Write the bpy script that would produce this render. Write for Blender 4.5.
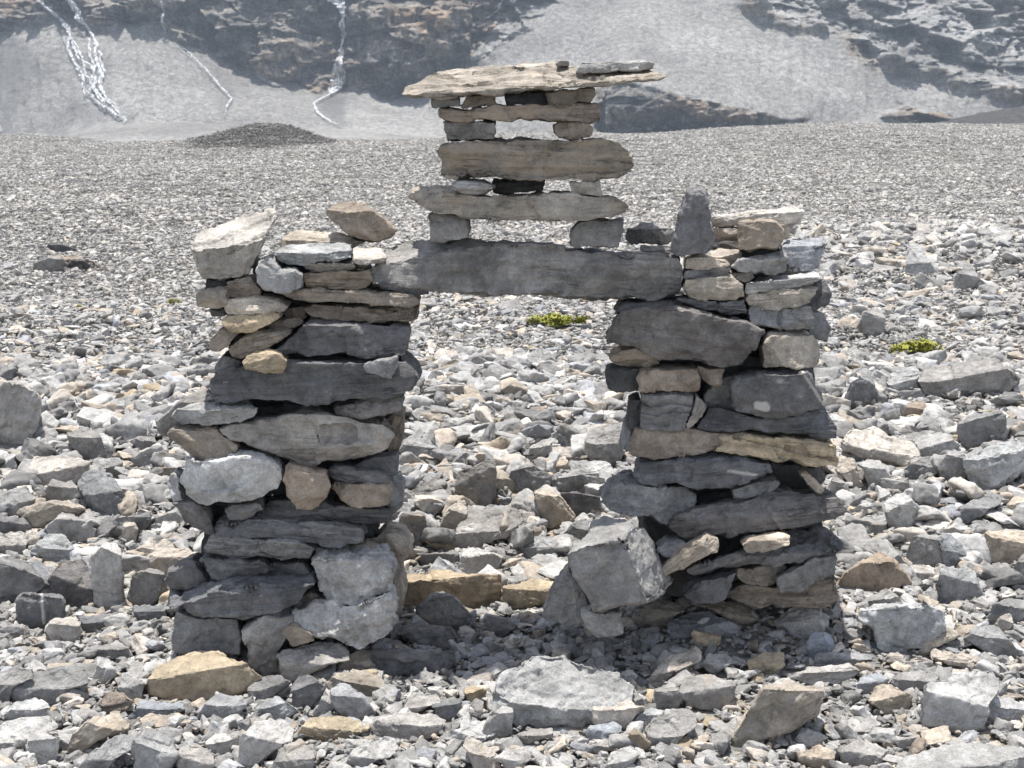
import bpy, bmesh, math, random
import numpy as np
from mathutils import Vector, Matrix
R_ = math.radians
for o in list(bpy.data.objects): bpy.data.objects.remove(o)
scn = bpy.context.scene
COL = scn.collection

# ---------------------------------------------------------------- camera, sky, sun, exposure
F_PX, CAM_Z, PITCH = 1422.0, 1.75, math.atan(294 / 1422.0)
cam_d = bpy.data.cameras.new('camera'); cam = bpy.data.objects.new('camera', cam_d); COL.objects.link(cam)
cam_d.sensor_width = 36.0; cam_d.lens = 36.0 * F_PX / 1024.0
cam.location = (0, 0, CAM_Z); cam.rotation_euler = (math.pi / 2 - PITCH, 0, 0)
cam_d.clip_start = 0.05; cam_d.clip_end = 6000
cam_d.dof.use_dof = True; cam_d.dof.focus_distance = 4.6; cam_d.dof.aperture_fstop = 13.0
scn.camera = cam
SUN_EL, SUN_AZ = R_(82), R_(-28)          # azimuth from +Y (ahead), negative = to the left
w = bpy.data.worlds.new('World'); scn.world = w; w.use_nodes = True
nt = w.node_tree; bg = nt.nodes['Background']
sky = nt.nodes.new('ShaderNodeTexSky'); sky.sky_type = 'NISHITA'; sky.sun_disc = False
sky.sun_elevation = SUN_EL; sky.sun_rotation = SUN_AZ
sky.altitude = 2200; sky.air_density = 1.0; sky.dust_density = 4.0; sky.ozone_density = 0.6
hs_ = nt.nodes.new('ShaderNodeHueSaturation'); hs_.inputs['Saturation'].default_value = 0.5     # thin bright cloud
nt.links.new(sky.outputs[0], hs_.inputs['Color']); nt.links.new(hs_.outputs[0], bg.inputs[0]); bg.inputs[1].default_value = 0.15
sl = bpy.data.lights.new('sun', 'SUN'); sun = bpy.data.objects.new('sun', sl); COL.objects.link(sun)
sl.energy = 3.7; sl.angle = R_(0.6); sl.color = (1.0, 0.965, 0.91)
sdir = Vector((math.sin(SUN_AZ) * math.cos(SUN_EL), math.cos(SUN_AZ) * math.cos(SUN_EL), math.sin(SUN_EL)))
sun.rotation_euler = sdir.to_track_quat('Z', 'Y').to_euler()
scn.view_settings.view_transform = 'Standard'; scn.view_settings.look = 'None'
scn.view_settings.exposure = 0.95; scn.view_settings.gamma = 1.0; scn.view_settings.use_curve_mapping = False
scn.render.resolution_x = 1024; scn.render.resolution_y = 768

# ---------------------------------------------------------------- helpers
cP, sP = math.cos(PITCH), math.sin(PITCH)
def ray(px, py):
    u = (px - 512) / F_PX; v = (384 - py) / F_PX
    return np.array([u, cP + v * sP, -sP + v * cP])
def at(px, py, Y):
    d = ray(px, py); return np.array([0, 0, CAM_Z]) + d * (Y / d[1])
def to_px(P):
    P = np.asarray(P, float); d = P - np.array([0, 0, CAM_Z])
    zc = d[..., 1] * cP - d[..., 2] * sP; vc = d[..., 1] * sP + d[..., 2] * cP
    return np.stack([512 + F_PX * d[..., 0] / zc, 384 - F_PX * vc / zc], -1)

_rs = np.random.RandomState(7)
_perm = _rs.permutation(512); _perm = np.concatenate([_perm, _perm])
_grad = _rs.normal(size=(512, 3)); _grad /= np.linalg.norm(_grad, axis=1)[:, None]
def pnoise(P):
    P = np.asarray(P, float); I = np.floor(P).astype(int); f = P - I
    u = f * f * f * (f * (f * 6 - 15) + 10); out = 0
    for a in (0, 1):
        for b in (0, 1):
            for c in (0, 1):
                h = _perm[(_perm[(_perm[(I[:, 0] + a) & 511] + I[:, 1] + b) & 511] + I[:, 2] + c) & 511]
                g = _grad[h]; d = f - np.array([a, b, c])
                wgt = (u[:, 0] if a else 1 - u[:, 0]) * (u[:, 1] if b else 1 - u[:, 1]) * (u[:, 2] if c else 1 - u[:, 2])
                out = out + wgt * (g * d).sum(1)
    return out * 1.6
def fbm(P, octv=4, gain=0.5):
    out = 0; a = 1.0
    for k in range(octv):
        out = out + a * pnoise(np.asarray(P) * 2 ** k + 13.7 * k); a *= gain
    return out
def sstep(a, b, x):
    t = np.clip((np.asarray(x, float) - a) / (b - a), 0, 1); return t * t * (3 - 2 * t)
def inpoly(X, Y, poly):
    X = np.asarray(X, float); Y = np.asarray(Y, float); r = np.zeros(X.shape, bool); n = len(poly)
    for i in range(n):
        x1, y1 = poly[i]; x2, y2 = poly[(i + 1) % n]
        if y1 == y2: continue
        r ^= ((y1 > Y) != (y2 > Y)) & (X < (x2 - x1) * (Y - y1) / (y2 - y1) + x1)
    return r
def chips(P, cell, rs):
    # broken facets: every cell of a jittered lattice gets its own tilt
    Q = P / cell; I = np.floor(Q).astype(int); best = np.full(len(P), 9e9); out = np.zeros(len(P))
    J = _grad * .75; T = np.roll(_grad, 97, 0)
    for a in (-1, 0, 1):
        for b in (-1, 0, 1):
            for c in (-1, 0, 1):
                K = I + np.array([a, b, c]); h = _perm[(_perm[(_perm[(K[:, 0] + rs) & 511] + K[:, 1]) & 511] + K[:, 2]) & 511]
                d = Q - (K + .5 + .45 * J[h]); dd = (d * d).sum(1); m = dd < best
                best = np.where(m, dd, best); out = np.where(m, (d * T[h]).sum(1) + .35 * T[h][:, 0], out)
    return out * cell
def new_mesh(name, V, Fc):
    me = bpy.data.meshes.new(name); me.from_pydata([tuple(v) for v in V], [], [tuple(f) for f in Fc]); me.update(); return me
def grid_mesh(name, P):                     # P: rows x cols x 3
    nr, nc = P.shape[:2]; me = bpy.data.meshes.new(name)
    me.vertices.add(nr * nc); me.vertices.foreach_set('co', P.reshape(-1).astype(np.float32))
    i = np.arange(nr - 1)[:, None] * nc + np.arange(nc - 1)[None, :]
    q = np.stack([i, i + 1, i + nc + 1, i + nc], -1).reshape(-1)
    n = len(q) // 4
    me.loops.add(n * 4); me.loops.foreach_set('vertex_index', q.astype(np.int32))
    me.polygons.add(n); me.polygons.foreach_set('loop_start', np.arange(0, n * 4, 4, dtype=np.int32))
    me.update(calc_edges=True); me.validate()
    me.polygons.foreach_set('use_smooth', np.ones(n, bool)); return me
def link(name, me, m=None, parent=None, **props):
    o = bpy.data.objects.new(name, me); COL.objects.link(o)
    if m is not None: me.materials.clear(); me.materials.append(m)
    if parent is not None: o.parent = parent
    for k, v in props.items(): o[k] = v
    return o
def eval_meshes(objs):                      # bake modifiers of temporary objects in one go
    bpy.context.view_layer.update(); dg = bpy.context.evaluated_depsgraph_get(); res = []
    for o in objs: res.append(bpy.data.meshes.new_from_object(o.evaluated_get(dg)))
    for o in objs:
        old = o.data; bpy.data.objects.remove(o); bpy.data.meshes.remove(old)
    return res
def get_co(me):
    a = np.empty(len(me.vertices) * 3, np.float32); me.vertices.foreach_get('co', a); return a.reshape(-1, 3).astype(float)
def get_no(me):
    a = np.empty(len(me.vertices) * 3, np.float32); me.vertex_normals.foreach_get('vector', a); return a.reshape(-1, 3).astype(float)
def set_co(me, V):
    me.vertices.foreach_set('co', V.reshape(-1).astype(np.float32)); me.update()

# ---------------------------------------------------------------- materials
class NT:
    def __init__(s, name):
        s.m = bpy.data.materials.new(name); s.m.use_nodes = True; s.t = s.m.node_tree
        s.b = s.t.nodes['Principled BSDF']
    def n(s, typ, **kw):
        nd = s.t.nodes.new(typ)
        for k, v in kw.items(): setattr(nd, k, v)
        return nd
    def l(s, a, b): s.t.links.new(a, b)
    def val(s, sock, v):
        if hasattr(v, 'is_output') or isinstance(v, bpy.types.NodeSocket): s.l(v, sock)
        else: sock.default_value = v
    def math(s, op, a, b=0.0, clamp=False):
        nd = s.n('ShaderNodeMath', operation=op, use_clamp=clamp); s.val(nd.inputs[0], a); s.val(nd.inputs[1], b); return nd.outputs[0]
    def vmul(s, v, sc):
        nd = s.n('ShaderNodeVectorMath', operation='MULTIPLY'); s.l(v, nd.inputs[0]); nd.inputs[1].default_value = sc; return nd.outputs[0]
    def vadd(s, a, b):
        nd = s.n('ShaderNodeVectorMath', operation='ADD'); s.l(a, nd.inputs[0]); s.val(nd.inputs[1], b); return nd.outputs[0]
    def noise(s, v, scale, detail=5, rough=0.55, dist=0.0):
        nd = s.n('ShaderNodeTexNoise'); s.l(v, nd.inputs['Vector']); nd.inputs['Scale'].default_value = scale
        nd.inputs['Detail'].default_value = detail; nd.inputs['Roughness'].default_value = rough; nd.inputs['Distortion'].default_value = dist
        return nd.outputs['Fac']
    def rng(s, v, a, b, c, d):
        nd = s.n('ShaderNodeMapRange'); s.l(v, nd.inputs[0])
        for i, x in enumerate((a, b, c, d)): nd.inputs[i + 1].default_value = x
        return nd.outputs[0]
    def mix(s, fac, a, b, typ='MIX'):
        nd = s.n('ShaderNodeMix', data_type='RGBA', blend_type=typ); s.val(nd.inputs[0], fac)
        for sk, v in ((nd.inputs[6], a), (nd.inputs[7], b)):
            if isinstance(v, tuple): sk.default_value = v if len(v) == 4 else v + (1,)
            else: s.l(v, sk)
        return nd.outputs[2]
    def scale(s, col, f):
        nd = s.n('ShaderNodeVectorMath', operation='SCALE'); s.l(col, nd.inputs[0]); s.val(nd.inputs['Scale'], f); return nd.outputs[0]
    def bump(s, h, strength, dist, prev=None):
        nd = s.n('ShaderNodeBump'); s.l(h, nd.inputs['Height']); nd.inputs['Strength'].default_value = strength
        nd.inputs['Distance'].default_value = dist
        if prev is not None: s.l(prev, nd.inputs['Normal'])
        return nd.outputs[0]

def rock_material(name, mode, fleck=0.0):
    k = NT(name); tc = k.n('ShaderNodeTexCoord').outputs['Object']
    oi = k.n('ShaderNodeObjectInfo')
    cmb = k.n('ShaderNodeCombineXYZ'); r = k.math('MULTIPLY', oi.outputs['Random'], 83.0)
    for i in range(3): k.l(r, cmb.inputs[i])
    v = k.vadd(tc, cmb.outputs[0])
    if mode == 'object': base, alpha = oi.outputs['Color'], oi.outputs['Alpha']
    else:
        at_ = k.n('ShaderNodeAttribute', attribute_name='tint', attribute_type='INSTANCER' if mode == 'inst' else 'GEOMETRY')
        base, alpha = at_.outputs['Color'], at_.outputs['Alpha']
        if mode == 'clump':
            a2 = k.n('ShaderNodeAttribute', attribute_name='tint', attribute_type='INSTANCER')
            base = k.mix(1.0, base, a2.outputs['Color'], 'MULTIPLY')
    big = k.noise(v, 7, 4, 0.6); mid = k.noise(v, 30, 6, 0.65, 0.4); fine = k.noise(v, 190, 4, 0.7)
    sv = k.vmul(v, (4, 4, 46)); strat = k.noise(sv, 1.0, 6, 0.6, 0.6)
    sv2 = k.vmul(v, (9, 9, 150)); strat2 = k.noise(sv2, 1.0, 4, 0.6)
    if mode == 'object': grain = k.n('ShaderNodeAttribute', attribute_name='grain', attribute_type='OBJECT').outputs['Fac']
    else: grain = 0.45
    col = k.scale(base, k.rng(big, 0.3, 0.7, 0.62, 1.36))
    gs = k.math('ADD', k.math('MULTIPLY', k.math('SUBTRACT', k.rng(strat, 0.32, 0.68, 0.62, 1.30), 1.0), grain), 1.0)
    col = k.scale(col, gs)
    col = k.scale(col, k.rng(mid, 0.3, 0.7, 0.70, 1.28))
    col = k.scale(col, k.rng(fine, 0.3, 0.7, 0.72, 1.26))
    st = k.noise(k.vadd(v, (5.3, 1.7, 9.1)), 9, 6, 0.62, 0.3)
    st = k.math('ADD', st, k.math('MULTIPLY', k.math('SUBTRACT', strat, 0.5), 0.5))
    mask = k.math('MULTIPLY', k.math('SUBTRACT', k.math('ADD', st, k.math('MULTIPLY', alpha, 0.5)), 0.72), 7.0, True)
    stain = k.mix(k.noise(v, 17, 3), (0.345, 0.262, 0.178), (0.33, 0.28, 0.225))
    col = k.mix(k.math('MULTIPLY', mask, 0.62), col, stain)
    ln = k.math('ABSOLUTE', k.math('SUBTRACT', k.noise(k.vadd(v, (2.1, 7.7, 3.3)), 6, 3, 0.5, 0.3), 0.5))
    vein = k.math('MULTIPLY', k.math('LESS_THAN', ln, 0.0022), k.rng(mid, 0.52, 0.68, 0.0, 0.3))
    col = k.mix(vein, col, (0.5, 0.5, 0.48))
    lich = k.math('MULTIPLY', k.math('SUBTRACT', k.noise(k.vadd(v, (8.1, 2.7, 6.3)), 52, 3, 0.5), 0.70), 14.0, True)
    col = k.mix(k.math('MULTIPLY', lich, 0.35), col, (0.42, 0.43, 0.42))
    if fleck:
        fl = k.math('MULTIPLY', k.math('SUBTRACT', k.noise(k.vmul(v, (1, 1, 2.2)), 26, 5, 0.65), 0.66), 22.0, True)
        zone = k.rng(k.noise(v, 3.2, 2), 0.42, 0.58, 0.0, 1.0)
        col = k.mix(k.math('MULTIPLY', k.math('MULTIPLY', fl, zone), 0.8), col, (0.36, 0.44, 0.55))
    if mode == 'object':
        mk = k.n('ShaderNodeAttribute', attribute_name='mark', attribute_type='GEOMETRY').outputs['Fac']
        col = k.mix(k.math('MULTIPLY', mk, 0.85), col, (0.50, 0.48, 0.44))
    crk = k.math('SUBTRACT', 1.0, k.math('MULTIPLY', k.math('ABSOLUTE', k.math('SUBTRACT', k.noise(k.vmul(v, (3.2, 3.2, 34)), 1.0, 3, 0.5, 0.9), 0.52)), 34.0, True))
    crk = k.math('MULTIPLY', k.math('MULTIPLY', crk, grain), k.rng(k.noise(v, 9, 3), 0.46, 0.62, 0.0, 1.0))
    col = k.scale(col, k.math('SUBTRACT', 1.0, k.math('MULTIPLY', crk, 0.55)))
    k.l(col, k.b.inputs['Base Color']); k.b.inputs['Roughness'].default_value = 0.82
    k.b.inputs['Specular IOR Level'].default_value = 0.28
    sc = {'object': 1.0, 'inst': 0.45, 'clump': 0.45}[mode]
    b = k.bump(k.math('MULTIPLY', strat, grain), 0.9, 0.016 * sc); b = k.bump(k.math('MULTIPLY', strat2, grain), 0.5, 0.005 * sc, b)
    b = k.bump(mid, 0.9, 0.014 * sc, b); b = k.bump(fine, 0.6, 0.003 * sc, b)
    b = k.bump(k.math('SUBTRACT', 1.0, crk), 0.8, 0.006 * sc, b)
    k.l(b, k.b.inputs['Normal'])
    return k.m
M_ROCK = rock_material('stacked_rock', 'object')
M_FLECK = rock_material('flecked_slate', 'object', 1.0)
M_INST = rock_material('loose_stone', 'inst')
M_CLUMP = rock_material('far_rubble', 'clump')

def gravel_material():
    k = NT('gravel_ground'); p = k.n('ShaderNodeNewGeometry').outputs['Position']
    vo = k.n('ShaderNodeTexVoronoi'); k.l(p, vo.inputs['Vector']); vo.inputs['Scale'].default_value = 16
    hs = k.n('ShaderNodeSeparateColor'); k.l(vo.outputs['Color'], hs.inputs[0])
    c = k.mix(hs.outputs[0], (0.17, 0.166, 0.158), (0.32, 0.313, 0.297))
    c = k.mix(k.math('MULTIPLY', k.math('GREATER_THAN', hs.outputs[1], 0.82), 0.5), c, (0.34, 0.28, 0.2))
    c = k.scale(c, k.rng(k.noise(p, 0.35, 5), 0.3, 0.7, 0.85, 1.12))
    c = k.scale(c, k.rng(k.noise(p, 60, 4), 0.3, 0.7, 0.75, 1.2))
    k.l(c, k.b.inputs['Base Color']); k.b.inputs['Roughness'].default_value = 0.95; k.b.inputs['Specular IOR Level'].default_value = 0.1
    b = k.bump(vo.outputs['Distance'], 1.0, 0.03); b = k.bump(k.noise(p, 40, 6), 0.8, 0.02, b)
    k.l(b, k.b.inputs['Normal']); return k.m
M_GRAVEL = gravel_material()
# ---------------------------------------------------------------- ground height
def gz(x, y):
    x = np.asarray(x, float); y = np.asarray(y, float)
    sh = 0.25 * pnoise(np.stack([x * 0.6, y * 0.0 + 3.3, x * 0], -1).reshape(-1, 3)).reshape(x.shape)
    z = 0.20 * sstep(4.75, 5.7, y + sh) + 0.10 * sstep(5.6, 7.6, y + sh)
    z = z + 0.10 * np.exp(-((x - 0.95) / 0.7) ** 2 - ((y - 4.6) / 0.45) ** 2)
    z = z + 0.035 * pnoise(np.stack([x * 1.1, y * 1.1, x * 0 + 1.5], -1).reshape(-1, 3)).reshape(x.shape) * sstep(2.5, 4, y)
    n2 = pnoise(np.stack([x * 0.16, y * 0.11, x * 0 + 8.5], -1).reshape(-1, 3)).reshape(x.shape)
    z = z + 0.16 * n2 * sstep(9, 16, y) * (1 - sstep(38, 46, y))
    z = z + 0.17 * np.exp(-((x - 4.4) / 2.4) ** 2 - ((y - 12.4) / 1.9) ** 2)           # bank on the right
    z = z + 0.62 * np.exp(-((x + 7.3) / 1.35) ** 2 - ((y - 43) / 3.0) ** 2)                  # dark gravel mound
    z = z + 0.16 * np.exp(-((x + 9.6) / 1.5) ** 2 - ((y - 43) / 3.0) ** 2)
    ln = pnoise(np.stack([x * 0.22, y * 0.05, x * 0 + 4.4], -1).reshape(-1, 3)).reshape(x.shape)
    lip = 47 + 5.0 * sstep(-4, 10, x) + 4 * ln
    z = z + 0.16 * ln * sstep(28, 42, y)
    z = z + 0.10 * sstep(-6, 10, x) * sstep(30, 46, y)
    z = z - 0.25 * sstep(26, 46, y) * (1 - sstep(-8, 2, x)) - 4.6 * sstep(0, 55, y - lip) - 0.004 * np.clip(y - lip, 0, 12)
    return z
def ground_Y(px, py):
    d = ray(px, py); Y = 4.5
    for _ in range(40):
        z = float(gz(np.array([d[0] / d[1] * Y]), np.array([Y]))[0])
        Yn = (z - CAM_Z) / d[2] * d[1]
        Y = 0.5 * Y + 0.5 * min(max(Yn, 2.5), 60)
    return Y

ys = np.concatenate([np.linspace(-6, 2.4, 20), np.geomspace(2.6, 160, 380)])
us = np.linspace(-1, 1, 300)
GY, GU = np.meshgrid(ys, us, indexing='ij')
GX = GU * (5 + 0.95 * np.clip(GY, 0, None))
GZ = gz(GX, GY) - 0.012
fine = fbm(np.stack([GX * 7, GY * 7, GX * 0], -1).reshape(-1, 3), 3).reshape(GX.shape)
GZ = GZ + 0.012 * fine
link('ground', grid_mesh('ground', np.stack([GX, GY, GZ], -1)), M_GRAVEL, kind='structure')

# ---------------------------------------------------------------- far mountainside (slopes integrated to real depth)
EYE_Y = 90.0
def mountain():
    xs = np.arange(-420, 1445, 1.75); yr = np.arange(146, -140, -0.9)
    nr, nc = len(yr), len(xs)
    PX, PY = np.meshgrid(xs, yr)
    jit = 7 * fbm(np.stack([PX * 0.03, PY * 0.03, PX * 0], -1).reshape(-1, 3), 4).reshape(PX.shape)
    jit2 = 7 * fbm(np.stack([PX * 0.03, PY * 0.03, PX * 0 + 40], -1).reshape(-1, 3), 4).reshape(PX.shape)
    QX, QY = PX + jit, PY + jit2 * 0.7
    base_x = [-420, 0, 60, 110, 140, 200, 300, 380, 420, 600, 1444]
    base_y = [138, 136, 133, 122, 120, 122, 126, 130, 134, 138, 138]
    by = np.interp(PX, base_x, base_y)
    cl1 = [(-900, -400), (-900, 50), (0, 40), (20, 30), (60, 22), (113, 29), (140, 28), (156, 25), (187, 39), (219, 59), (242, 72), (273, 74),
           (289, 80), (312, 93), (340, 91), (371, 90), (392, 98), (420, 97), (440, 85), (470, 66), (478, 50), (490, 35), (505, 5), (540, -60), (560, -400)]
    cl2 = [(595, 150), (597, 92), (625, 84), (660, 92), (700, 100), (735, 108), (770, 114), (812, 123), (838, 134), (838, 150)]
    cl3 = [(873, 112), (900, 107), (935, 115), (955, 124), (900, 127)]
    cl4 = [(819, 22), (845, 42), (869, 58), (923, 70), (973, 82), (1010, 90), (1060, 100), (1060, 112), (1000, 102), (973, 96), (923, 86), (869, 76), (838, 56)]
    cl5 = [(735, 5), (774, 22), (805, 30), (805, 40), (770, 36), (737, 18)]
    cl6 = [(945, -14), (1000, 3), (1024, 13), (1100, 30), (1100, 48), (1020, 28), (970, 12)]
    rough_p = [(720, -400), (735, 12), (820, 35), (870, 65), (1000, 98), (1500, 150), (1500, -400)]
    rough2_p = [(470, -30), (500, -30), (560, -30), (530, 25), (490, 60), (470, 66)]
    C = np.zeros(PX.shape)
    for p in (cl1, cl2, cl3): C = np.maximum(C, inpoly(QX, QY, p).astype(float))
    D_ = np.zeros(PX.shape)
    for p in (cl4, cl5, cl6): D_ = np.maximum(D_, inpoly(QX, QY, p).astype(float))
    RG = np.maximum(inpoly(QX, QY, rough_p), 0.8 * inpoly(QX, QY, rough2_p)).astype(float)
    flat = sstep(-2.0, 3.0, PY - by)
    diag = fbm(np.stack([(PX * 0.55 - PY * 0.9) * 0.055, (PX + PY * 0.5) * 0.018, PX * 0 + 5], -1).reshape(-1, 3), 5, 0.6).reshape(PX.shape)
    k = (EYE_Y - PY) / F_PX
    lowx = [-420, 0, 20, 60, 113, 140, 156, 187, 219, 242, 273, 289, 312, 340, 371, 392, 420, 440, 470, 478, 490, 505]
    lowy = [45, 40, 30, 22, 29, 28, 25, 39, 59, 72, 74, 80, 93, 91, 90, 98, 97, 85, 66, 50, 35, 5]
    topx = [595, 602, 625, 660, 700, 735, 770, 812, 838]; topy = [134, 92, 84, 92, 100, 108, 114, 123, 134]
    Dp = np.zeros(PX.shape)
    for j, x in enumerate(xs):
        nodes = [(146.0, 215.0), (float(np.interp(x, base_x, base_y)) if x < 480 else 133.0, 262.0)]
        if x < 505: nodes += [(float(np.interp(x, lowx, lowy)) - 0.01, 300.0), (-10, 313.0), (-160, 350.0)]
        elif 595 <= x <= 838: nodes += [(float(np.interp(x, topx, topy)) - 0.01, 264.0), (-5.0, 314.0), (-160, 365.0)]
        else: nodes += [(-5.0, 314.0), (-160, 365.0)]
        ny = [-q[0] for q in nodes]; nz = []
        Dn = np.array([q[1] for q in nodes]); zn = np.array([(EYE_Y - q[0]) / F_PX * q[1] for q in nodes])
        seg = np.clip(np.searchsorted(ny, -PY[:, j]) - 1, 0, len(nodes) - 2)
        dD = Dn[seg + 1] - Dn[seg]; dz = zn[seg + 1] - zn[seg]
        t = (k[:, j] * Dn[seg] - zn[seg]) / (dz - k[:, j] * dD)
        Dp[:, j] = Dn[seg] + t * dD
    def blurx(a, n):
        for _ in range(n): a = np.concatenate([a[:, :1], 0.25 * a[:, :-2] + 0.5 * a[:, 1:-1] + 0.25 * a[:, 2:], a[:, -1:]], 1)
        return a
    def blur(a, n):
        a = a.astype(float)
        for _ in range(n): a = blurx(a, 1); a = blurx(a.T, 1).T
        return a
    Dp = blurx(Dp, 60)
    Wd = np.stack([(PX - 512) / F_PX * Dp, Dp, CAM_Z + k * Dp], -1)
    # rock relief in metres, pushed out toward the valley
    Q = Wd.reshape(-1, 3)
    n1 = fbm(Q * np.array([0.06, 0.05, 0.08]), 5, 0.58).reshape(PX.shape)
    n2 = fbm(Q * np.array([0.35, 0.2, 0.5]), 4, 0.6).reshape(PX.shape)
    n3 = fbm(np.stack([Q[:, 0] * 0.03 - Q[:, 2] * 0.03, Q[:, 1] * 0.03, (Q[:, 2] - Q[:, 0] * 0.12) * 0.30], -1), 4, 0.55).reshape(PX.shape)
    ch = (chips(Q * np.array([1, .7, 1.3]), 9.0, 3) * .55 + chips(Q * np.array([1, .7, 1.4]), 3.2, 9) * .5 + chips(Q, 1.2, 30) * .35).reshape(PX.shape)
    gul = fbm(np.stack([PX * 0.10, PY * 0.022, PX * 0 + 2], -1).reshape(-1, 3), 4).reshape(PX.shape)
    Cs = blur(C, 9); RGs = blur(RG, 40); band = np.roll(blur(D_, 16), 7, 0)
    rel = Cs * (6.0 * n1 + 1.0 * n2 + 1.6 * n3 + 1.5 * ch) + RGs * (2.2 * n1 + 1.0 * n2 + 1.5 * ch + 3.0 * np.clip(diag, -0.2, 1)) + 4.0 * band
    rel = rel + (1 - np.maximum(Cs, RGs)) * (0.30 * n2 + 0.8 * gul) * (1 - flat)
    C = np.maximum(C, 0.75 * D_)
    Wd[..., 1] -= rel
    for bx, by_, rx, ry, am in [(282, 50, 40, 36, 9), (415, 48, 46, 40, 9), (225, 22, 32, 24, 7), (343, 50, 13, 46, -6), (160, 4, 42, 20, 6), (30, 8, 50, 22, 6), (105, 10, 26, 16, 5),
                               (378, 16, 26, 13, 5), (300, 14, 24, 12, 4), (450, 20, 26, 16, 5), (640, 106, 38, 17, 5), (760, 118, 42, 9, 4), (690, 112, 22, 10, 3), (905, 113, 26, 8, 3)]:
        q = ((QX - bx) / rx) ** 2 + ((QY - by_) / ry) ** 2
        Wd[..., 1] -= am * np.clip(1 - q, 0, 1) ** .6 * np.sign(1) if am > 0 else am * np.exp(-q)
    me = grid_mesh('mountainside', Wd)
    at_ = me.color_attributes.new('rock', 'FLOAT_COLOR', 'POINT')
    wet = np.zeros(PX.shape)
    for p in ([(-420, 30), (0, 40), (25, 34), (55, 60), (95, 105), (140, 122), (60, 137), (-420, 140)], [(60, 20), (112, 30), (118, 60), (125, 95), (142, 120), (110, 118), (90, 80), (75, 45)], [(186, 40), (222, 70), (243, 96), (232, 116), (220, 108), (226, 90), (205, 62)], [(318, 90), (350, 90), (352, 124), (318, 108)]): wet = np.maximum(wet, inpoly(QX, QY, p))
    wet = blur(wet, 8)
    cc = np.stack([C, RG, wet, np.ones_like(C)], -1).reshape(-1).astype(np.float32); at_.data.foreach_set('color', cc)
    return me, xs, yr, Wd
MT_ME, MT_X, MT_Y, MT_W = mountain()
def mountain_material():
    k = NT('mountain_rock'); p = k.n('ShaderNodeNewGeometry').outputs['Position']
    a = k.n('ShaderNodeAttribute', attribute_name='rock'); s = k.n('ShaderNodeSeparateColor'); k.l(a.outputs['Color'], s.inputs[0])
    scree = k.mix(k.rng(k.noise(p, 0.05, 6, 0.6), 0.35, 0.65, 0, 1), (0.185, 0.178, 0.168), (0.285, 0.276, 0.262))
    scree = k.scale(scree, k.rng(k.noise(p, 0.9, 6, 0.75), 0.36, 0.64, 0.62, 1.36))
    scree = k.scale(scree, k.rng(k.noise(p, 3.0, 3, 0.8), 0.36, 0.64, 0.72, 1.28))
    wet = k.math('MULTIPLY', s.outputs[2], k.rng(k.noise(k.vmul(p, (.12, .03, .04)), 1.0, 5, .65), .38, .6, 0, .62))
    scree = k.mix(wet, scree, (.10, .10, .10))
    pv = k.vmul(p, (0.05, 0.05, 0.28))
    cl = k.mix(k.rng(k.noise(pv, 1.0, 6, 0.65, 0.6), 0.35, 0.65, 0, 1), (0.10, 0.096, 0.093), (0.25, 0.228, 0.20))
    cl = k.mix(k.rng(k.noise(p, 0.035, 5, 0.6), 0.50, 0.64, 0, 0.6), cl, (0.26, 0.17, 0.095))
    cl = k.scale(cl, k.rng(k.noise(p, 0.7, 6, 0.7), 0.36, 0.64, 0.5, 1.5))
    cl = k.scale(cl, k.rng(k.noise(k.vmul(p, (1.0, 1.0, .22)), 1.1, 5, .7), .38, .62, .6, 1.4))
    rg = k.mix(k.rng(k.noise(p, 0.08, 6, 0.65), 0.4, 0.6, 0, 1), (0.18, 0.175, 0.168), (0.32, 0.312, 0.30))
    rg = k.scale(rg, k.rng(k.noise(p, 0.8, 6, 0.7), 0.36, 0.64, 0.55, 1.4))
    c = k.mix(s.outputs[1], scree, rg); c = k.mix(s.outputs[0], c, cl)
    k.l(c, k.b.inputs['Base Color']); k.b.inputs['Roughness'].default_value = 1.0; k.b.inputs['Specular IOR Level'].default_value = 0.05
    b = k.bump(k.noise(p, 0.35, 8, 0.75), 1.0, 0.55); b = k.bump(k.noise(p, 1.6, 5, 0.75), 1.0, 0.22, b)
    k.l(b, k.b.inputs['Normal']); return k.m
link('mountain', MT_ME, mountain_material(), kind='structure')
MT_N = MT_W.copy()
for _i in (-3, -2, -1, 1, 2, 3): MT_N[..., 1] = np.minimum(MT_N[..., 1], np.roll(MT_W[..., 1], _i, 0))
_b = MT_N[..., 1].copy()
for _i in (-3, -2, -1, 1, 2, 3): MT_N[..., 1] = np.minimum(MT_N[..., 1], np.roll(_b, _i, 1))
def on_mountain(px, py):
    fx = (px - MT_X[0]) / (MT_X[1] - MT_X[0]); fy = (py - MT_Y[0]) / (MT_Y[1] - MT_Y[0])
    i, j = int(np.clip(fy, 0, len(MT_Y) - 2)), int(np.clip(fx, 0, len(MT_X) - 2)); return MT_N[i, j]

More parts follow.
